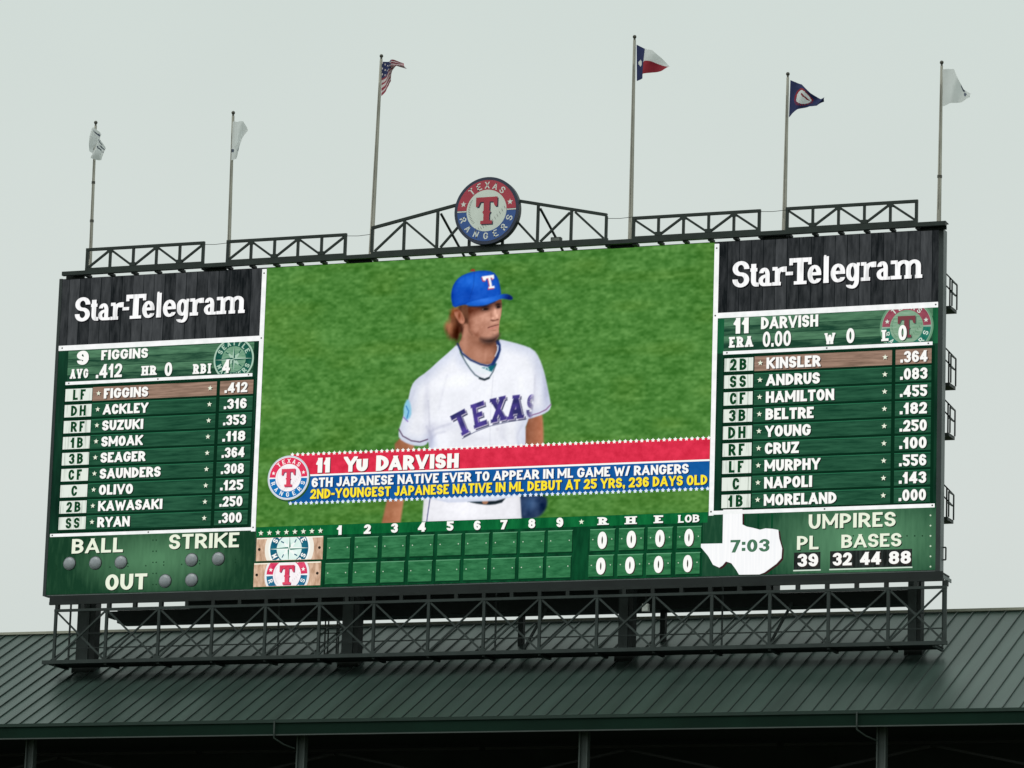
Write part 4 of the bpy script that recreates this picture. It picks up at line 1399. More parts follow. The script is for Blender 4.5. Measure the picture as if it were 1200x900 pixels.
TC = [(485, 180), (590, 165), (594, 195), (580, 205), (574, 192), (562, 192), (575, 265), (594, 262), (599, 281), (545, 288), (545, 270), (555, 268), (540, 196), (524, 200), (518, 218), (498, 215)]
area(S([(a - 6, b + 9) for a, b in TC], 500, 300, 7.5), (188, 52, 74), .025, 0)
area(S(TC, 500, 300, 7.5), (250, 250, 252), .025, 0)
# word across the chest, each letter tilted along a rising arc
def chest(ch, org, xdir, ydir, wd, ht, cut=None):
    ps = glyph(ch, .78, .25, .07)
    for off, col in (((1.3, 1.2), (250, 250, 252)), ((2.1, 2.0), (60, 64, 96)), ((.9, .8), (222, 214, 226)), ((0, 0), (66, 58, 128))):
        acc = np.zeros((NZ, NX))
        for q in ps:
            pts = []
            for u, v_ in q:
                x_ = org[0] + xdir[0] * (u / .78) * wd + ydir[0] * v_ * ht + off[0]
                y_ = org[1] + xdir[1] * (u / .78) * wd + ydir[1] * v_ * ht + off[1]
                pts.append((x_, y_))
            a = np.clip(sdist(S(pts)) / .022 * .5 + .55, 0, 1)
            acc = np.maximum(acc, a)
        if cut is not None:
            acc *= cut
        colr = np.array(col, float)[None, None, :] * np.ones((NZ, NX, 1))
        if off == (0, 0):
            colr = colr + (noise(5, 5, 51)[..., None] - .5) * np.array([40, 20, 60.])
        blend(acc, np.clip(colr, 0, 255))
def unit(a, b):
    h = math.hypot(a, b); return (a / h, b / h)
cutr = 1 - np.clip(along((621, 460), (627, 460)) * 1.0, 0, 1)
chest('T', (537.3, 513), unit(19, -10), unit(-9, -23), 19, 27)
chest('E', (557, 502), unit(17, -6), unit(-4.5, -28), 15, 28)
chest('X', (576.8, 495.5), unit(17, -4), unit(-1.5, -29), 16, 28)
chest('A', (595.5, 492), unit(17, -2), unit(1.0, -30), 17, 28)
chest('S', (616.5, 489.5), unit(10, -1), unit(2.0, -27), 10, 27, cutr)
line([(542, 514), (556, 506.5), (574, 499.5), (596, 494.5), (617, 491)], .6, (70, 74, 110))
area(S([(581, 501), (585, 501), (585, 505), (581, 505)]), (222, 222, 232), .03, 2)
img = np.clip(img + (noise(2, 2, 61)[..., None] - .5) * 7, 0, 255)
LIN = np.where(img / 255 <= .04045, img / 255 / 12.92, ((img / 255 + .055) / 1.055) ** 2.4)
def pixel_mesh(name, sel, y, parent):
    ids = -np.ones((NZ, NX), int)
    fz, fx = np.nonzero(sel)
    quads = np.stack([fz * NX + fx, fz * NX + fx + 1, (fz + 1) * NX + fx + 1, (fz + 1) * NX + fx], 1)
    used, inv = np.unique(quads, return_inverse=True)
    quads = inv.reshape(-1, 4)
    xs, zs = GX.ravel()[used], GZ.ravel()[used]
    bx, bz = (xs.min() + xs.max()) / 2, zs.min()
    vs = np.stack([xs - bx, np.zeros(len(xs)), zs - bz], 1)
    me = bpy.data.meshes.new(name)
    me.from_pydata(vs.tolist(), [], quads.tolist())
    at = me.attributes.new('picture', 'FLOAT_COLOR', 'POINT')
    cc = np.concatenate([LIN.reshape(-1, 3)[used], np.ones((len(used), 1))], 1)
    at.data.foreach_set('color', cc.astype(np.float32).ravel())
    me.materials.append(led_attr('lit_video'))
    me.update()
    o = bpy.data.objects.new(name, me)
    COL.objects.link(o)
    o.parent = parent
    o.location = Vector((bx, y, bz)) - wloc(parent)
    return o
mq = (MASK[:-1, :-1] + MASK[1:, :-1] + MASK[:-1, 1:] + MASK[1:, 1:]) / 4 > .5
vid = pixel_mesh('video_screen', ~mq, -.005, board)
vid['label'] = 'video screen showing green outfield grass'
pl = pixel_mesh('player_picture', mq, -.005, vid)
pl['label'] = 'pitcher in blue cap and white jersey shown on the screen'

# caption across the lower screen
RED = led('lit_red', (206, 40, 66), (232, 56, 84), scale=1.4, stretch=(2, 1, 2))
BLUE = led('lit_blue', (14, 82, 150), (26, 96, 166), scale=1.5)
YELL = led('lit_yellow', (255, 236, 60), (255, 226, 40), scale=6)
NAVY = led('lit_navy_shade', (8, 40, 84))
MAROON = led('lit_maroon_shade', (104, 24, 40))
k = MB()
bx0, bx1 = X(339, 560), vx1 - .02
zt_, zm, zb_ = Z((360, 531.3), (600, 522.7), (830, 513.8)), Z((370, 556.2), (600, 548), (830, 540)), Z((362, 588.5), (600, 580.7), (830, 573.6))
k.rect(bx0, zm, bx1, zt_, -.012, RED)
k.rect(bx0, zb_, bx1, zm, -.012, BLUE)
k.rect(bx0, zm - .035, bx1, zm + .035, -.015, WHITE)
x = bx0 + .1
while x < bx1 - .05:
    k.flat(star(x, zt_, .085, .55), -.016, WHITE, 0)
    k.flat(star(x, zb_, .085, .55), -.016, led('lit_pale_blue', (226, 240, 252)), 0)
    x += .2215
write(k, '11', (370.7, 554.3), (387, 553.7), 17.5, WHITE, -.022, MAROON, wt=.36)
write(k, 'Y', (403, 553.2), (418.5, 552.7), 17.8, WHITE, -.022, MAROON, wt=.3)
write(k, 'U', (417.5, 552.6), (431, 552.2), 14.5, WHITE, -.022, MAROON, wt=.34)
write(k, 'D', (440.7, 552), (455.5, 551.4), 18, WHITE, -.022, MAROON, wt=.3)
write(k, 'ARVISH', (455.8, 551.3), (537.5, 548.2), 17, WHITE, -.022, MAROON, wt=.31, gap=.09)
write(k, '6TH JAPANESE NATIVE EVER TO APPEAR IN ML GAME W/ RANGERS', (365.3, 571), (807, 555.2), 11.2, WHITE, -.022, NAVY, sh=(.04, -.03), wt=.27, gap=.09, space=.36)
write(k, '2ND-YOUNGEST JAPANESE NATIVE IN ML DEBUT AT 25 YRS, 236 DAYS OLD', (363.8, 584.6), (829, 568.3), 11.6, YELL, -.022, NAVY, sh=(.04, -.03), wt=.27, gap=.09, space=.36)
k.build('caption_banner', vid)
k = MB()
c = P(338.3, 560)
BADGE = dict(BASEP, rim=led('bd_rim', (206, 214, 222)), edge=led('bd_edge', (250, 250, 252)), red=led('bd_red', (226, 58, 92)), blue=led('bd_blue', (24, 116, 182)), t=led('bd_t', (222, 72, 98)))
k.flat(disc(c.x + .05, c.z - .07, 25 / 28.4, 48), -.024, led('bd_shadow', (40, 84, 44)), 0)
roundel(c.x, c.z, 25 / 28.4, -.027, BADGE, True, None, k)
k.build('team_badge', vid)

# -- top walkway beam and lower ledge of the board
YT = -.35
zt0 = (P(90, 318, YT).z + P(500, 294.5, YT).z + P(1000, 266, YT).z) / 3
zt1 = (P(100, 320.8, YT).z + P(300, 310.8, YT).z + P(830, 281.5, YT).z) / 3
print('BEAM', zt0, zt1, ZT, [P(90, 318, YT).z, P(500, 294.5, YT).z, P(1000, 266, YT).z])
m = MB()
bl_, br_ = P(74, 320, YT).x, P(1109, 262, YT).x
zb_beam = zt1
m.box((bl_, YT - .12, zb_beam), (br_, YT + .06, zt0), STEEL)
m.box((bl_ + .3, YT + .062, zt0 - .04), (br_, -.02, zt0 - .01), STEEL_B)
m.build('top_beam', board)
YLED = -.9
zl0 = (P(80, 697.5, YLED).z + P(590, 684, YLED).z + P(1090, 669.5, YLED).z) / 3
zl1 = (P(80, 706.5, YLED).z + P(590, 695, YLED).z + P(1090, 682.5, YLED).z) / 3
print('LEDGE', zl0, zl1, ZB, [P(80, 697.5, YLED).z, P(590, 684, YLED).z, P(1090, 669.5, YLED).z])
m = MB()
lx0_, lx1_ = P(58, 702, YLED).x, P(1105, 676, YLED).x
m.box((lx0_, YLED, zl1 + .12), (lx1_, YLED + .06, zl0 + .0), paint('ledge_sheet', (0.013, 0.018, 0.018), rough=.6, spec=.3, var=.25, scale=.7))
m.box((lx0_, YLED + .06, zl0 - .1), (lx1_, .02, zl0 - .04), STEEL_B)
m.box((lx0_, YLED - .02, zl1), (lx1_, YLED + .08, zl1 + .118), STEEL_B)
m.box((lx1_ - .03, YLED + .06, zl1 + .1), (lx1_, .3, zl0 - .12), SIDE)
for i in range(15):
    xx = lerp(lx0_, lx1_, (i + .5) / 15)
    m.box((xx - .012, YLED - .006, zl1 + .125), (xx + .012, YLED - .001, zl0 - .01), STEEL_B)
m.build('lower_ledge', board)

# ------------------------------------------------------------------ lattice frames along the top
def lattice(label, tl, tr, bl, br, n, first, group):
    """a parallel-chord frame: tl..br photo points of its four corners"""
    Yt = YT - .02
    q = [P(*p, Yt) for p in (tl, tr, bl, br)]
    x0, x1 = (q[0].x + q[2].x) / 2, (q[1].x + q[3].x) / 2
    z1 = (q[0].z + q[1].z) / 2; z0 = zt0
    t = thing('lattice_frame', label, 'lattice frame', ((x0 + x1) / 2, Yt, z0), group)
    wd = .11
    m = MB(); m.bar((x0 - wd / 2, Yt, z1), (x1 + wd / 2, Yt, z1), wd, wd, STEEL); m.build('top_chord', t)
    m = MB(); m.bar((x0 - wd / 2, Yt - .0, z0 + .05), (x1 + wd / 2, Yt, z0 + .05), .1, wd, STEEL); m.build('bottom_chord', t)
    for i in range(1, n):
        xx = lerp(x0, x1, i / n); up_ = ((i % 2 == 0) == first)
        zz = z0 + .16 if up_ else z1 - .12
        m = MB(); m.box((xx - .13, Yt - .062, zz - .07), (xx + .13, Yt - .05, zz + .07), STEEL); m.build('gusset_plate', t)
    for i in range(n + 1):
        xx = lerp(x0, x1, i / n)
        m = MB(); m.bar((xx, Yt, z0 + .102), (xx, Yt, z1 - wd / 2 - .002), wd * (1.0 if i in (0, n) else .85), wd * .9, STEEL); m.build('upright', t)
        if i < n:
            xa, xb = xx + .05, lerp(x0, x1, (i + 1) / n) - .05
            up = (i % 2 == 0) == first
            m = MB(); m.bar((xa, Yt + .006, (z0 + .12) if up else (z1 - .08)), (xb, Yt + .006, (z1 - .08) if up else (z0 + .12)), .085, .07, STEEL); m.build('brace', t)
    return t
G1 = 'lattice frames along the top of the scoreboard'
lattice('dark steel lattice frame at the far left end of the scoreboard top', (102.5, 292), (238, 285.5), (102, 316), (238, 310), 5, True, G1)
lattice('dark steel lattice frame between the second and third flagpoles from the left', (267, 283), (404.5, 275.5), (267, 308), (404.5, 302), 5, True, G1)
lattice('dark steel lattice frame just right of the flagpole with the lone star flag', (743, 255.5), (889.5, 247.5), (742, 280), (890, 271.5), 5, False, G1)
lattice('dark steel lattice frame on the right end, between the two rightmost flagpoles', (923, 244.5), (1074, 236), (922, 270), (1074, 262), 5, False, G1)
# brackets and filler plates between beam and board
br_x = []
for pxa, pxb in ((102, 238.5), (267, 405), (742.5, 890), (922.7, 1074)):
    for i in range(6):
        px = lerp(pxa, pxb, i / 5)
        br_x.append(P(px, 300, YT).x)
for px in (437, 474, 513, 551.5, 590, 631, 670, 711):
    br_x.append(P(px, 290, YT).x)
for xx in br_x:
    zq = ZT - .04
    m = MB(); m.box((xx - .05, YT - .05, zq), (xx + .11, .0, zb_beam + .03), STEEL_B); m.build('beam_bracket', board)
for a, b in ((76, 98), (240, 264), (407, 434), (713, 741), (892, 921), (1077, 1107)):
    m = MB(); m.box((P(a, 300, YT).x, -.14, ZT - .06), (P(b, 280, YT).x, -.06, zb_beam + .04), STEEL_B); m.build('filler_plate', board)

for (a, b), lab in zip((((239, 286.5), (266, 285)), ((405.5, 276.5), (434, 275)), ((712, 256), (741.5, 254.5)), ((890.5, 248), (921.5, 246.3))), ('by the second flagpole from the left', 'by the pole with the striped flag', 'by the pole with the lone star flag', 'by the pole with the navy flag')):
    pa, pb = P(*a, YT), P(*b, YT)
    zc = (pa.z + pb.z) / 2
    m = MB(); m.tube([(pa.x, YT - .02, zc), ((pa.x + pb.x) / 2, YT - .02, zc - .03), (pb.x, YT - .02, zc)], .011, STEEL, 6)
    tag(m.build('guard_cable'), 'thin steel cable ' + lab, 'cable', 'guard cables between the top lattice frames')

# gabled frame behind the round sign
Yt = YT - .02
gt = thing('gabled_frame', 'gabled steel lattice frame carrying the round team sign', 'lattice frame', (P(575, 290, Yt).x, Yt, zt0))
def gp(px, py):
    q = P(px, py, Yt); return Vector((q.x, Yt, q.z))
m = MB(); m.bar(gp(435.5, 267.5), gp(560, 233.5), .11, .11, STEEL); m.bar(gp(580, 231), gp(711.5, 252), .11, .11, STEEL); m.build('top_chord', gt)
m = MB(); m.bar((gp(437, 290).x - .05, Yt, zt0 + .05), (gp(711, 278).x + .05, Yt, zt0 + .05), .1, .11, STEEL); m.build('bottom_chord', gt)
def gtop(px):
    return lerp(267.5, 233.5, (px - 435.5) / 124.5) if px < 565 else lerp(231, 252, (px - 580) / 131.5)
for px in (436.5, 474.3, 513.3, 551.5, 590.5, 631, 670, 710.8):
    a = gp(px, gtop(px)); m = MB()
    m.bar((a.x, Yt, zt0 + .102), (a.x, Yt, a.z - .05), .1, .1, STEEL); m.build('upright', gt)
for p, q in (((439, 292), (473, 262)), ((476, 260.5), (511, 292)), ((516, 291), (549, 252)), ((590.5, 243), (628, 285)), ((633, 284), (668, 249)), ((674, 248.5), (707, 280))):
    a, b = gp(*p), gp(*q); lo_ = a if a.z < b.z else b
    lo_.z = zt0 + .12
    m = MB(); m.bar(a + Vector((0, .006, 0)), b + Vector((0, .006, 0)), .085, .07, STEEL); m.build('brace', gt)
for p, q in (((516, 250), (526.5, 296)), ((632.5, 244), (643, 286))):
    a, b = gp(*p), gp(*q)
    b.y += 1.6; b.z = zt0 + .1
    m = MB(); m.bar(a + Vector((0, .07, 0)), b, .08, .08, STEEL); m.build('back_stay', gt)

# round sign
YS = YT - .32
c = P(570.2, 246.7, YS)
RS = 38.6 / 28.95
SP = dict(rim=paint('sign_navy_rim', (0.022, 0.032, 0.07), rough=.4), edge=paint('sign_navy_rim2', (0.026, 0.034, 0.075), rough=.4), red=paint('sign_red', (0.50, 0.04, 0.075), rough=.4, var=.1),
          blue=paint('sign_blue', (0.03, 0.1, 0.36), rough=.4, var=.1), ball=paint('sign_white', (0.8, 0.86, 0.8), rough=.5, var=.06), white=paint('sign_letters', (0.85, 0.87, 0.83), rough=.5),
          t=paint('sign_t_red', (0.5, 0.035, 0.065), rough=.4), tshade=paint('sign_t_navy', (0.02, 0.025, 0.06), rough=.4), seam=paint('sign_seam', (0.2, 0.22, 0.2), rough=.6))
sg = thing('team_sign', 'round red and blue team sign with a big red T', 'sign', (c.x, YS + .2, c.z - RS))
m = MB()
n = 72
ring = [(c.x + RS * math.cos(2 * math.pi * i / n), c.z + RS * math.sin(2 * math.pi * i / n)) for i in range(n)]
m.mesh([(a, YS + .004, b) for a, b in ring] + [(a, YS + .28, b) for a, b in ring], [(i, (i + 1) % n, (i + 1) % n + n, i + n) for i in range(n)] + [tuple(range(n, 2 * n))], paint('sign_side', (0.03, 0.04, 0.045), rough=.5))
m.build('housing', sg)
m = MB()
roundel(c.x, c.z, RS, YS, SP, True, None, m)
for a0 in (0, math.pi):
    m.flat(stroke([(c.x + RS * .61 * math.cos(a0), c.z), (c.x + RS * .91 * math.cos(a0), c.z)], RS * .035), YS - .008, SP['white'], 0)
m.build('face', sg)

# floodlight at the foot of the gable
c = P(652, 282, YT + .3)
fl_ = thing('floodlight', 'small boxy floodlight on the top beam right of the round sign', 'floodlight', (c.x, YT + .3, c.z - .1))
m = MB(); m.box((c.x - .2, YT + .2, c.z - .06), (c.x + .2, YT + .42, c.z + .12), STEEL)
m.build('housing', fl_)
m = MB(); m.box((c.x - .17, YT + .18, c.z - .03), (c.x + .17, YT + .197, c.z + .09), paint('lens', (0.2, 0.22, 0.2), rough=.25)); m.build('lens', fl_)
m = MB(); m.box((c.x - .04, YT + .28, zt0 + .002), (c.x + .04, YT + .34, c.z - .062), STEEL); m.build('bracket', fl_)

# ------------------------------------------------------------------ flagpoles and flags
YP = .12
FLG_W = paint('flag_white', (0.93, 0.95, 0.96), rough=.8, var=.04, scale=2, translucent=.5)
FLG_N = paint('flag_navy', (0.022, 0.032, 0.12), rough=.8, var=.15, scale=4, translucent=.2)
FLG_R = paint('flag_red', (0.34, 0.022, 0.04), rough=.8, var=.15, scale=3, translucent=.25)
FLG_DR = paint('flag_dull_red', (0.34, 0.05, 0.08), rough=.8, var=.15, scale=3, translucent=.2)
FLG_PK = paint('flag_stripe_white', (0.8, 0.7, 0.72), rough=.8, var=.1, scale=3, translucent=.4)
FLG_G = paint('flag_mark_grey', (0.1, 0.12, 0.17), rough=.8, var=.2, scale=5, translucent=.2)
def pole(label, top, base, r0, r1, joints=()):
    a, b = P(*top, YP), P(*base, YP)
    x = (a.x + b.x) / 2
    zb_ = zt0 - .05
    t = thing('flagpole', label, 'flagpole', (x, YP, zb_), 'flagpoles along the top of the scoreboard')
    m = MB()
    # the pole leans as little as it does in the photo
    bx, tx_ = b.x, a.x
    zs = [zb_, lerp(zb_, a.z, .3), lerp(zb_, a.z, .6), a.z - .18]
    pts = [(lerp(bx, tx_, (z - zb_) / (a.z - zb_)), YP, z) for z in zs]
    m.tube(pts, [r0, lerp(r0, r1, .3), lerp(r0, r1, .6), r1], POLE, 14)
    m.build('pole', t)
    m = MB()
    m.tube([(tx_, YP, a.z - .177), (tx_, YP, a.z - .1)], r1 * .8, FINIAL, 8)
    m.sphere((tx_, YP, a.z - .04), .075, FINIAL, 12, 8)
    m.build('finial', t)
    m = MB()
    f1 = lerp(0, 1, .86)
    m.tube([(lerp(bx, tx_, f1), YP - r1 * 1.6, lerp(zb_, a.z, f1)), (lerp(bx, tx_, .1) - .0, YP - r0 * 1.15, lerp(zb_, a.z, .1))], .008, FINIAL, 5)
    m.build('halyard', t)
    for f in joints:
        m = MB(); z = lerp(zb_, a.z, f); rr = lerp(r0, r1, f)
        m.tube([(lerp(bx, tx_, f), YP, z - .05), (lerp(bx, tx_, f), YP, z + .05)], rr * 1.25, FINIAL, 10); m.build('collar', t)
    return lambda z: lerp(bx, tx_, (z - zb_) / (a.z - zb_))
pole('leftmost pale flagpole, shortest, over the left lattice frame', (112.3, 142.5), (105.6, 312), .075, .05, (.35, .6))
pole('pale flagpole second from the left with a limp white flag', (273.4, 131), (267.8, 306), .08, .055)
pole('tall pale flagpole with the striped flag left of the round sign', (447, 64.5), (434.7, 298), .1, .055)
pole('tallest pale flagpole, flying the lone star flag', (743.7, 42), (738.7, 279), .095, .055)
pole('pale flagpole with the navy team flag', (923.3, 85.5), (918.8, 269), .09, .05)
pole('rightmost pale flagpole, at the corner of the scoreboard', (1103.6, 72), (1100.2, 259), .085, .05, (.3,))

def res(pts, n):
    pts = np.array(pts, float)
    d = np.r_[0, np.cumsum(np.hypot(*np.diff(pts, axis=0).T))]
    t = np.linspace(0, d[-1], n)
    return np.stack([np.interp(t, d, pts[:, 0]), np.interp(t, d, pts[:, 1])], 1)
def flag(label, top, bot, orig, k, color, amp=.12, waves=2.0, n=44, mrow=36, ph=0.0):
    tp_, bp_ = res(top, n), res(bot, n)
    vs, fs, ms = [], [], []
    m = MB()
    grid = []
    for i in range(n):
        u = i / (n - 1)
        row = []
        for j in range(mrow):
            v_ = j / (mrow - 1)
            a = tp_[i] * (1 - v_) + bp_[i] * v_
            Y = YP - .1 - u * .25 + amp * min(1, u * 3) * math.sin(waves * math.pi * u * 1.6 + 2.2 * v_ + ph) + .03 * min(1, u * 4) * math.sin(9 * u + 5 * v_ + ph)
            q = P(orig[0] + a[0] / k, orig[1] + a[1] / k, YP - .1)
            row.append((q.x, Y, q.z))
        grid.append(row)
    # one shared mesh, coloured by region of the cloth
    idx = {}
    verts = [p for row in grid for p in row]
    byc = {}
    for i in range(n - 1):
        for j in range(mrow - 1):
            c_ = color((i + .5) / (n - 1), (j + .5) / (mrow - 1))
            byc.setdefault(c_, []).append((i * mrow + j, i * mrow + j + 1, (i + 1) * mrow + j + 1, (i + 1) * mrow + j))
    m.v = verts
    for c_, ff in byc.items():
        mi = m.m(c_)
        for q in ff:
            m.f.append(q); m.mi.append(mi); m.smooth.append(True)
    o = m.build('flag')
    tag(o, label, 'flag', 'flags flying over the scoreboard')
    return o
def ell(u, v_, cu, cv, ru, rv):
    return ((u - cu) / ru) ** 2 + ((v_ - cv) / rv) ** 2 < 1
# bunched white flag on the first pole
flag('crumpled white flag with dark marks, bunched round the leftmost pole',
     [(190, 400), (198, 320), (235, 288), (290, 268), (345, 318), (398, 425), (432, 560), (462, 622)], [(222, 505), (206, 620), (252, 640), (262, 742), (320, 752), (392, 736), (444, 688), (430, 668)], (90, 130), 12.85,
     lambda u, v_: FLG_G if (ell(u, v_, .55, .14, .22, .05) or (abs(v_ - (.42 + .4 * (u - .6))) < .035 and .62 < u < .98) or ell(u, v_, .8, .3, .1, .05)) else FLG_W, amp=.2, waves=3.2)
flag('limp white flag hanging straight down, second from the left',
     [(826, 95), (860, 98), (893, 104), (910, 148)], [(818, 290), (835, 292), (852, 288), (855, 232)], (80, 120), 4.2875,
     lambda u, v_: FLG_G if (ell(u, v_, .08, .76, .1, .05) or ell(u, v_, .62, .82, .12, .05)) else FLG_W, amp=.12, waves=1.5, ph=.7)
def us(u, v_):
    if u < .42 and v_ < .5:
        s = (math.floor(u * 26) + math.floor(v_ * 17)) % 3 == 0 and (math.floor(u * 26) % 2 == 0)
        return FLG_PK if s else FLG_N
    return FLG_DR if int(v_ * 13) % 2 == 0 else FLG_PK
flag('red and white striped flag with a navy canton, folded by the wind',
     [(159, 108), (190, 106), (216, 107), (244, 114), (262, 137)], [(156, 242), (176, 226), (191, 205), (196, 185), (188, 158), (192, 137), (216, 131), (240, 136), (261, 139)], (400, 40), 3.334, us, amp=.16, waves=2.2, n=64)
flag('lone star flag, blue by the pole, white over red',
     [(159, 77), (190, 92), (230, 106), (270, 140), (299, 172)], [(160, 225), (186, 217), (188, 200), (225, 193), (264, 188), (297, 178)], (700, 30), 3.461,
     lambda u, v_: (FLG_W if ell(u, v_, .1, .5, .045, .09) else FLG_N) if u < .2 else (FLG_W if v_ < .5 else FLG_R), amp=.13, waves=1.6, ph=.4)
flag('navy flag with a white and red round emblem',
     [(783, 221), (830, 239), (870, 279), (908, 300), (936, 296)], [(777, 373), (792, 358), (816, 344), (862, 328), (900, 334), (928, 316)], (700, 30), 3.461,
     lambda u, v_: (FLG_R if (abs(v_ - .42 - (u - .4) * .9) < .05 and .36 < u < .56) or not ell(u, v_, .4, .5, .2, .3) else FLG_W) if ell(u, v_, .4, .5, .26, .38) and not (not ell(u, v_, .4, .5, .2, .3) and v_ > .5 and int(u * 40) % 2) else FLG_N, amp=.14, waves=2.0)
flag('white flag streaming from the rightmost pole, small dark marks',
     [(841, 80), (866, 77), (891, 77), (918, 128), (936, 170), (976, 195)], [(843, 242), (880, 233), (930, 225), (955, 219), (972, 212)], (880, 60), 3.748,
     lambda u, v_: FLG_G if (ell(u, v_, .72, .05, .07, .2) or ell(u, v_, .8, .42, .05, .2)) else FLG_W, amp=.14, waves=1.8, ph=.2)

# ------------------------------------------------------------------ hanging walkway under the board
YK = -.95
zk1 = (P(65, 713, YK).z + P(590, 700.5, YK).z + P(1108, 687.5, YK).z) / 3
zk0 = (P(65, 774, YK).z + P(590, 764.5, YK).z + P(1108, 754.5, YK).z) / 3
print('WALK', zk1, zk0, [P(65, 774, YK).z, P(590, 764.5, YK).z, P(1108, 754.5, YK).z])
wk = thing('catwalk', 'long dark steel lattice catwalk hanging beneath the scoreboard', 'catwalk', (0, YK + .6, zk0))
CW = paint('catwalk_steel', (0.026, 0.038, 0.036), rough=.5, spec=.35, var=.25, scale=2)
ups = [64.8, 124.5, 186, 248.5, 310.8, 374, 438, 502, 567, 632.5, 699.5, 766, 834, 902, 970.7, 1040.8, 1107.5]
xs_ = [P(px, 738 - px * .018, YK).x for px in ups]
xe0, xe1 = P(50, 775, YK).x, P(1110, 756, YK).x
YK2 = YK + 1.25
m = MB(); m.box((xs_[0] - .06, YK - .06, zk1 - .1), (xs_[-1] + .06, YK + .06, zk1), CW); m.build('top_chord', wk)
m = MB(); m.box((xe0, YK - .08, zk0 - .08), (xe1, YK + .05, zk0 + .06), CW); m.build('bottom_chord', wk)
m = MB(); m.box((xe0 + .3, YK2 - .05, zk0 - .06), (xe1 - .5, YK2 + .05, zk0 + .06), CW); m.build('bottom_chord', wk)
m = MB(); m.box((xe0 + .05, YK + .052, zk0 - .05), (xe1 - .45, YK2 - .052, zk0 - .01), paint('grating', (0.02, 0.025, 0.025), rough=.8)); m.build('grating', wk)
for i, xx in enumerate(xs_):
    m = MB(); m.bar((xx, YK, zk0 + .062), (xx, YK, zk1 - .102), .11, .1, CW); m.build('upright', wk)
    rx_ = xx - (.42 if i == 16 else 0)
    m = MB(); m.bar((rx_, YK + .052, zk0 - .11), (rx_, YK2, zk0 - .11), .08, .1, CW); m.build('cross_bearer', wk)
    if i % 4 == 0:
        m = MB(); m.bar((rx_, YK2, zk0 + .062), (rx_, YK2, ZB - .06), .06, .06, CW); m.build('rear_hanger', wk)
    if i < len(xs_) - 1:
        x2 = xs_[i + 1]
        for a, b, yy, wd in ((zk1 - .12, zk0 + .08, YK + .012, .075), (zk0 + .08, zk1 - .12, YK - .03, .065)):
            m = MB(); m.angle((xx + .06, yy, a), (x2 - .06, yy, b), wd, CW); m.build('brace', wk)
m = MB()
for f in (.34, .62):
    m.bar((xs_[0], YK2 - .06, lerp(zk0, zk1, f)), (xs_[-1] - .42, YK2 - .06, lerp(zk0, zk1, f)), .045, .045, CW)
m.build('handrail', wk)
# brackets from the ledge to the catwalk; the sky shows between them
for i in range(33):
    xx = lerp(xs_[0], xs_[-1], i / 32)
    m = MB(); m.box((xx - .07, YK + .02, zk1 + .002), (xx + .07, YK + .2, zl1 + .02), STEEL_B); m.build('hanger', wk)

# ------------------------------------------------------------------ columns and the deep girder behind
for px, w0, lab in ((104, 24, 'stout steel column at the left end of the catwalk'), (413.5, 21, 'stout steel column beneath the left third of the video screen'),
                    (735.5, 17, 'stout steel column beneath the run and hit totals'), (1073.5, 15, 'stout steel column under the umpire numbers')):
    c = P(px, 745, YC)
    t = thing('support_column', lab, 'column', (c.x, YC, base_z), 'columns carrying the scoreboard')
    hw = w0 / 28.5 / 2 * .92
    zt_c = ZB + .1
    m = MB()
    m.box((c.x - hw, YC - .3, base_z - .25), (c.x + hw * .35, YC - .24, zt_c), CW)
    m.box((c.x - hw, YC + .24, base_z - .1), (c.x + hw * .35, YC + .3, zt_c), CW)
    m.box((c.x - hw * .4, YC - .238, base_z - .2), (c.x - hw * .4 + .05, YC + .238, zt_c), STEEL_B)
    m.box((c.x + hw * .36, YC - .26, base_z - .2), (c.x + hw, YC + .2, zt_c), STEEL_B)
    m.build('shaft', t)
    m = MB(); m.box((c.x - hw - .1, YC - .4, roof_z(YC - .4) - .1), (c.x + hw + .1, YC + .4, roof_z(YC) + .12), STEEL_B); m.build('base_shoe', t)
YG = 2.2
zg = (P(140, 729.5, YG).z + P(600, 718, YG).z + P(1060, 708, YG).z) / 3
print('GIRDER', zg, [P(140, 729.5, YG).z, P(600, 718, YG).z, P(1060, 708, YG).z], roof_z(YG))
gd = thing('rear_girder', 'deep dark girder running behind the catwalk, under the scoreboard', 'girder', (0, YG + .4, zg))
gx0, gx1 = P(137, 729, YG).x, P(1064, 708, YG).x
m = MB(); m.box((gx0, YG, zg), (gx1, YG + .9, 34.70), STEEL_B); m.build('web', gd)
m = MB(); m.box((P(222, 712, YG).x, YG + .02, 34.703), (P(906, 690, YG).x, YG + .88, ZB + 1.4), STEEL_B); m.build('upper_web', gd)
m = MB(); m.box((gx0 - .5, YG + .1, zg + .25), (gx0 - .002, YG + .8, 34.69), STEEL_B); m.build('end_plate', gd)
for i in range(2):
    px = (612, 778)[i]
    c = P(px, 722, YG + .5)
    m = MB(); m.box((c.x - .1, YG + .35, roof_z(YG + .35) - .2), (c.x + .1, YG + .6, zg - .002), STEEL_B); m.build('leg', gd)
for px in (640, 928):
    a = P(px, 712, YG - .1); b = P(px - 30, 752, YC + .3)
    m = MB(); m.bar((a.x, YG - .08, zg + .1), (b.x, YC + .35, roof_z(YC + .35) + .05), .09, .09, CW); m.build('stay', gd)
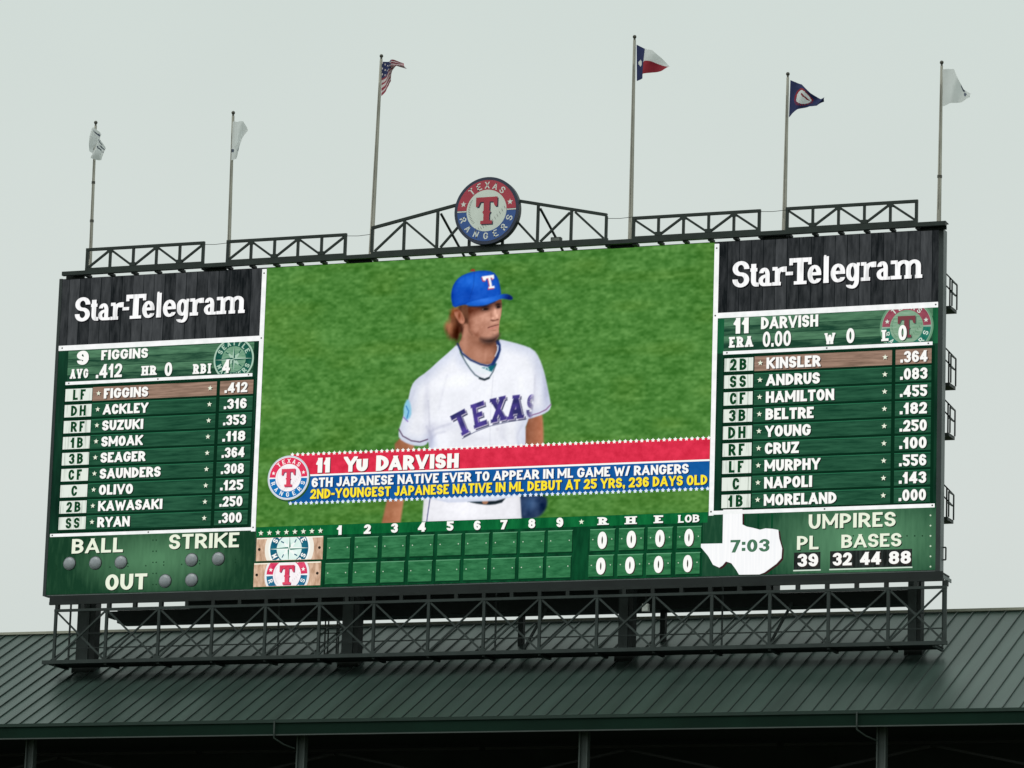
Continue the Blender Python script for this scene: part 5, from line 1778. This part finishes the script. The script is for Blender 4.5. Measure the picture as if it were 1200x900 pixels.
# small things in the gap
YJ = -.55
c = P(756, 711.8, YJ)
jb = thing('junction_box', 'small white square junction box hanging right of the third column', 'junction box', (c.x, YJ, c.z - .14))
JW = paint('box_white', (0.85, 0.87, 0.83), rough=.4)
m = MB(); m.box((c.x - .125, YJ, c.z - .14), (c.x + .125, YJ + .18, c.z + .14), JW); m.build('housing', jb)
m = MB(); m.box((c.x - .1, YJ - .014, c.z - .11), (c.x + .1, YJ - .002, c.z + .11), JW); m.build('door', jb)
m = MB(); m.box((c.x - .02, YJ + .06, c.z + .142), (c.x + .02, YJ + .1, zl0 - .11), STEEL_B); m.build('hanger', jb)
c = P(388, 745, YC + .3)
ld = thing('ladder_cage', 'small dark railing cage on the roof just left of the second column', 'railing', (c.x, YC + .3, roof_z(YC + .3)))
for i, dx in enumerate((-.5, -.3, -.08, .2, .36, .52)):
    m = MB(); m.tube([(c.x + dx, YC + .2 + .2 * (i % 2), roof_z(YC + .3) - .1), (c.x + dx, YC + .2 + .2 * (i % 2), c.z + .62)], .03, STEEL, 6); m.build('rail_post', ld)
m = MB()
for dz in (.1, .36, .6):
    m.bar((c.x - .53, YC + .3, c.z + dz), (c.x + .55, YC + .3, c.z + dz), .04, .04, STEEL)
m.build('rail', ld)

# ------------------------------------------------------------------ service platforms on the rear, seen past the right edge
for (y0, y1), lab in (((321, 366), 'topmost railed service platform on the right edge of the scoreboard'), ((407.5, 455.5), 'second railed service platform from the top on the right edge'),
                      ((468, 514), 'third railed service platform from the top on the right edge'), ((567, 612), 'lowest railed service platform on the right edge of the scoreboard')):
    Yb = 1.5
    xo = (1110.5 - 1108) * 0
    sl = (y0 - 321) * -.0155
    a = [P(x + sl, y, Yb) for x, y in ((1109, y0), (1121.5, y0 + 13), (1121, y1 - 4), (1108.5, y1 - 1.5), (1109, y0 + 14), (1120.5, y0 + 26))]
    t = thing('service_platform', lab, 'platform', (a[3].x, Yb, a[3].z), 'railed service platforms up the right edge')
    m = MB(); m.box((a[3].x - 2.2, Yb - .75, a[3].z - .1), (a[2].x - .02, Yb + .1, a[3].z + .02), STEEL); m.build('deck', t)
    m = MB()
    for p, q in ((a[0], a[1]), (a[4], a[5])):
        m.bar((p.x - 2, Yb, p.z + .0), (p.x, Yb, p.z), .05, .05, STEEL)
        m.bar((p.x, Yb, p.z), (q.x, Yb, q.z), .05, .05, STEEL)
        m.bar((q.x, Yb - .03, q.z), (q.x, Yb - .7, q.z), .05, .05, STEEL)
    m.build('handrail', t)
    for xx, zz in ((a[1].x, a[1].z), (lerp(a[0].x, a[1].x, .35), lerp(a[0].z, a[1].z, .35)), (a[0].x - 1.2, a[0].z)):
        m = MB(); m.bar((xx, Yb, a[3].z + .022), (xx, Yb, zz), .05, .05, STEEL); m.build('rail_post', t)
    m = MB(); m.bar((a[1].x, Yb - .7, a[3].z + .022), (a[1].x, Yb - .7, a[1].z), .05, .05, STEEL); m.build('rail_post', t)
    m = MB(); m.box((a[3].x - 2.2, .92, a[3].z - .3), (a[3].x - 1.8, Yb, a[3].z - .102), STEEL_B); m.build('bracket', t)
# hand loop low on the right edge
Yb = .4
q = [P(x, y, Yb) for x, y in ((1103, 641.5), (1108.5, 641.5), (1108.3, 656), (1103, 656))]
m = MB(); m.tube([(p.x, Yb, p.z) for p in (q[0], q[1])] , .03, STEEL, 6); m.tube([(p.x, Yb, p.z) for p in (q[1], q[2])], .03, STEEL, 6); m.tube([(p.x, Yb, p.z) for p in (q[2], q[3])], .03, STEEL, 6)
hl = m.build('grab_bar', board)
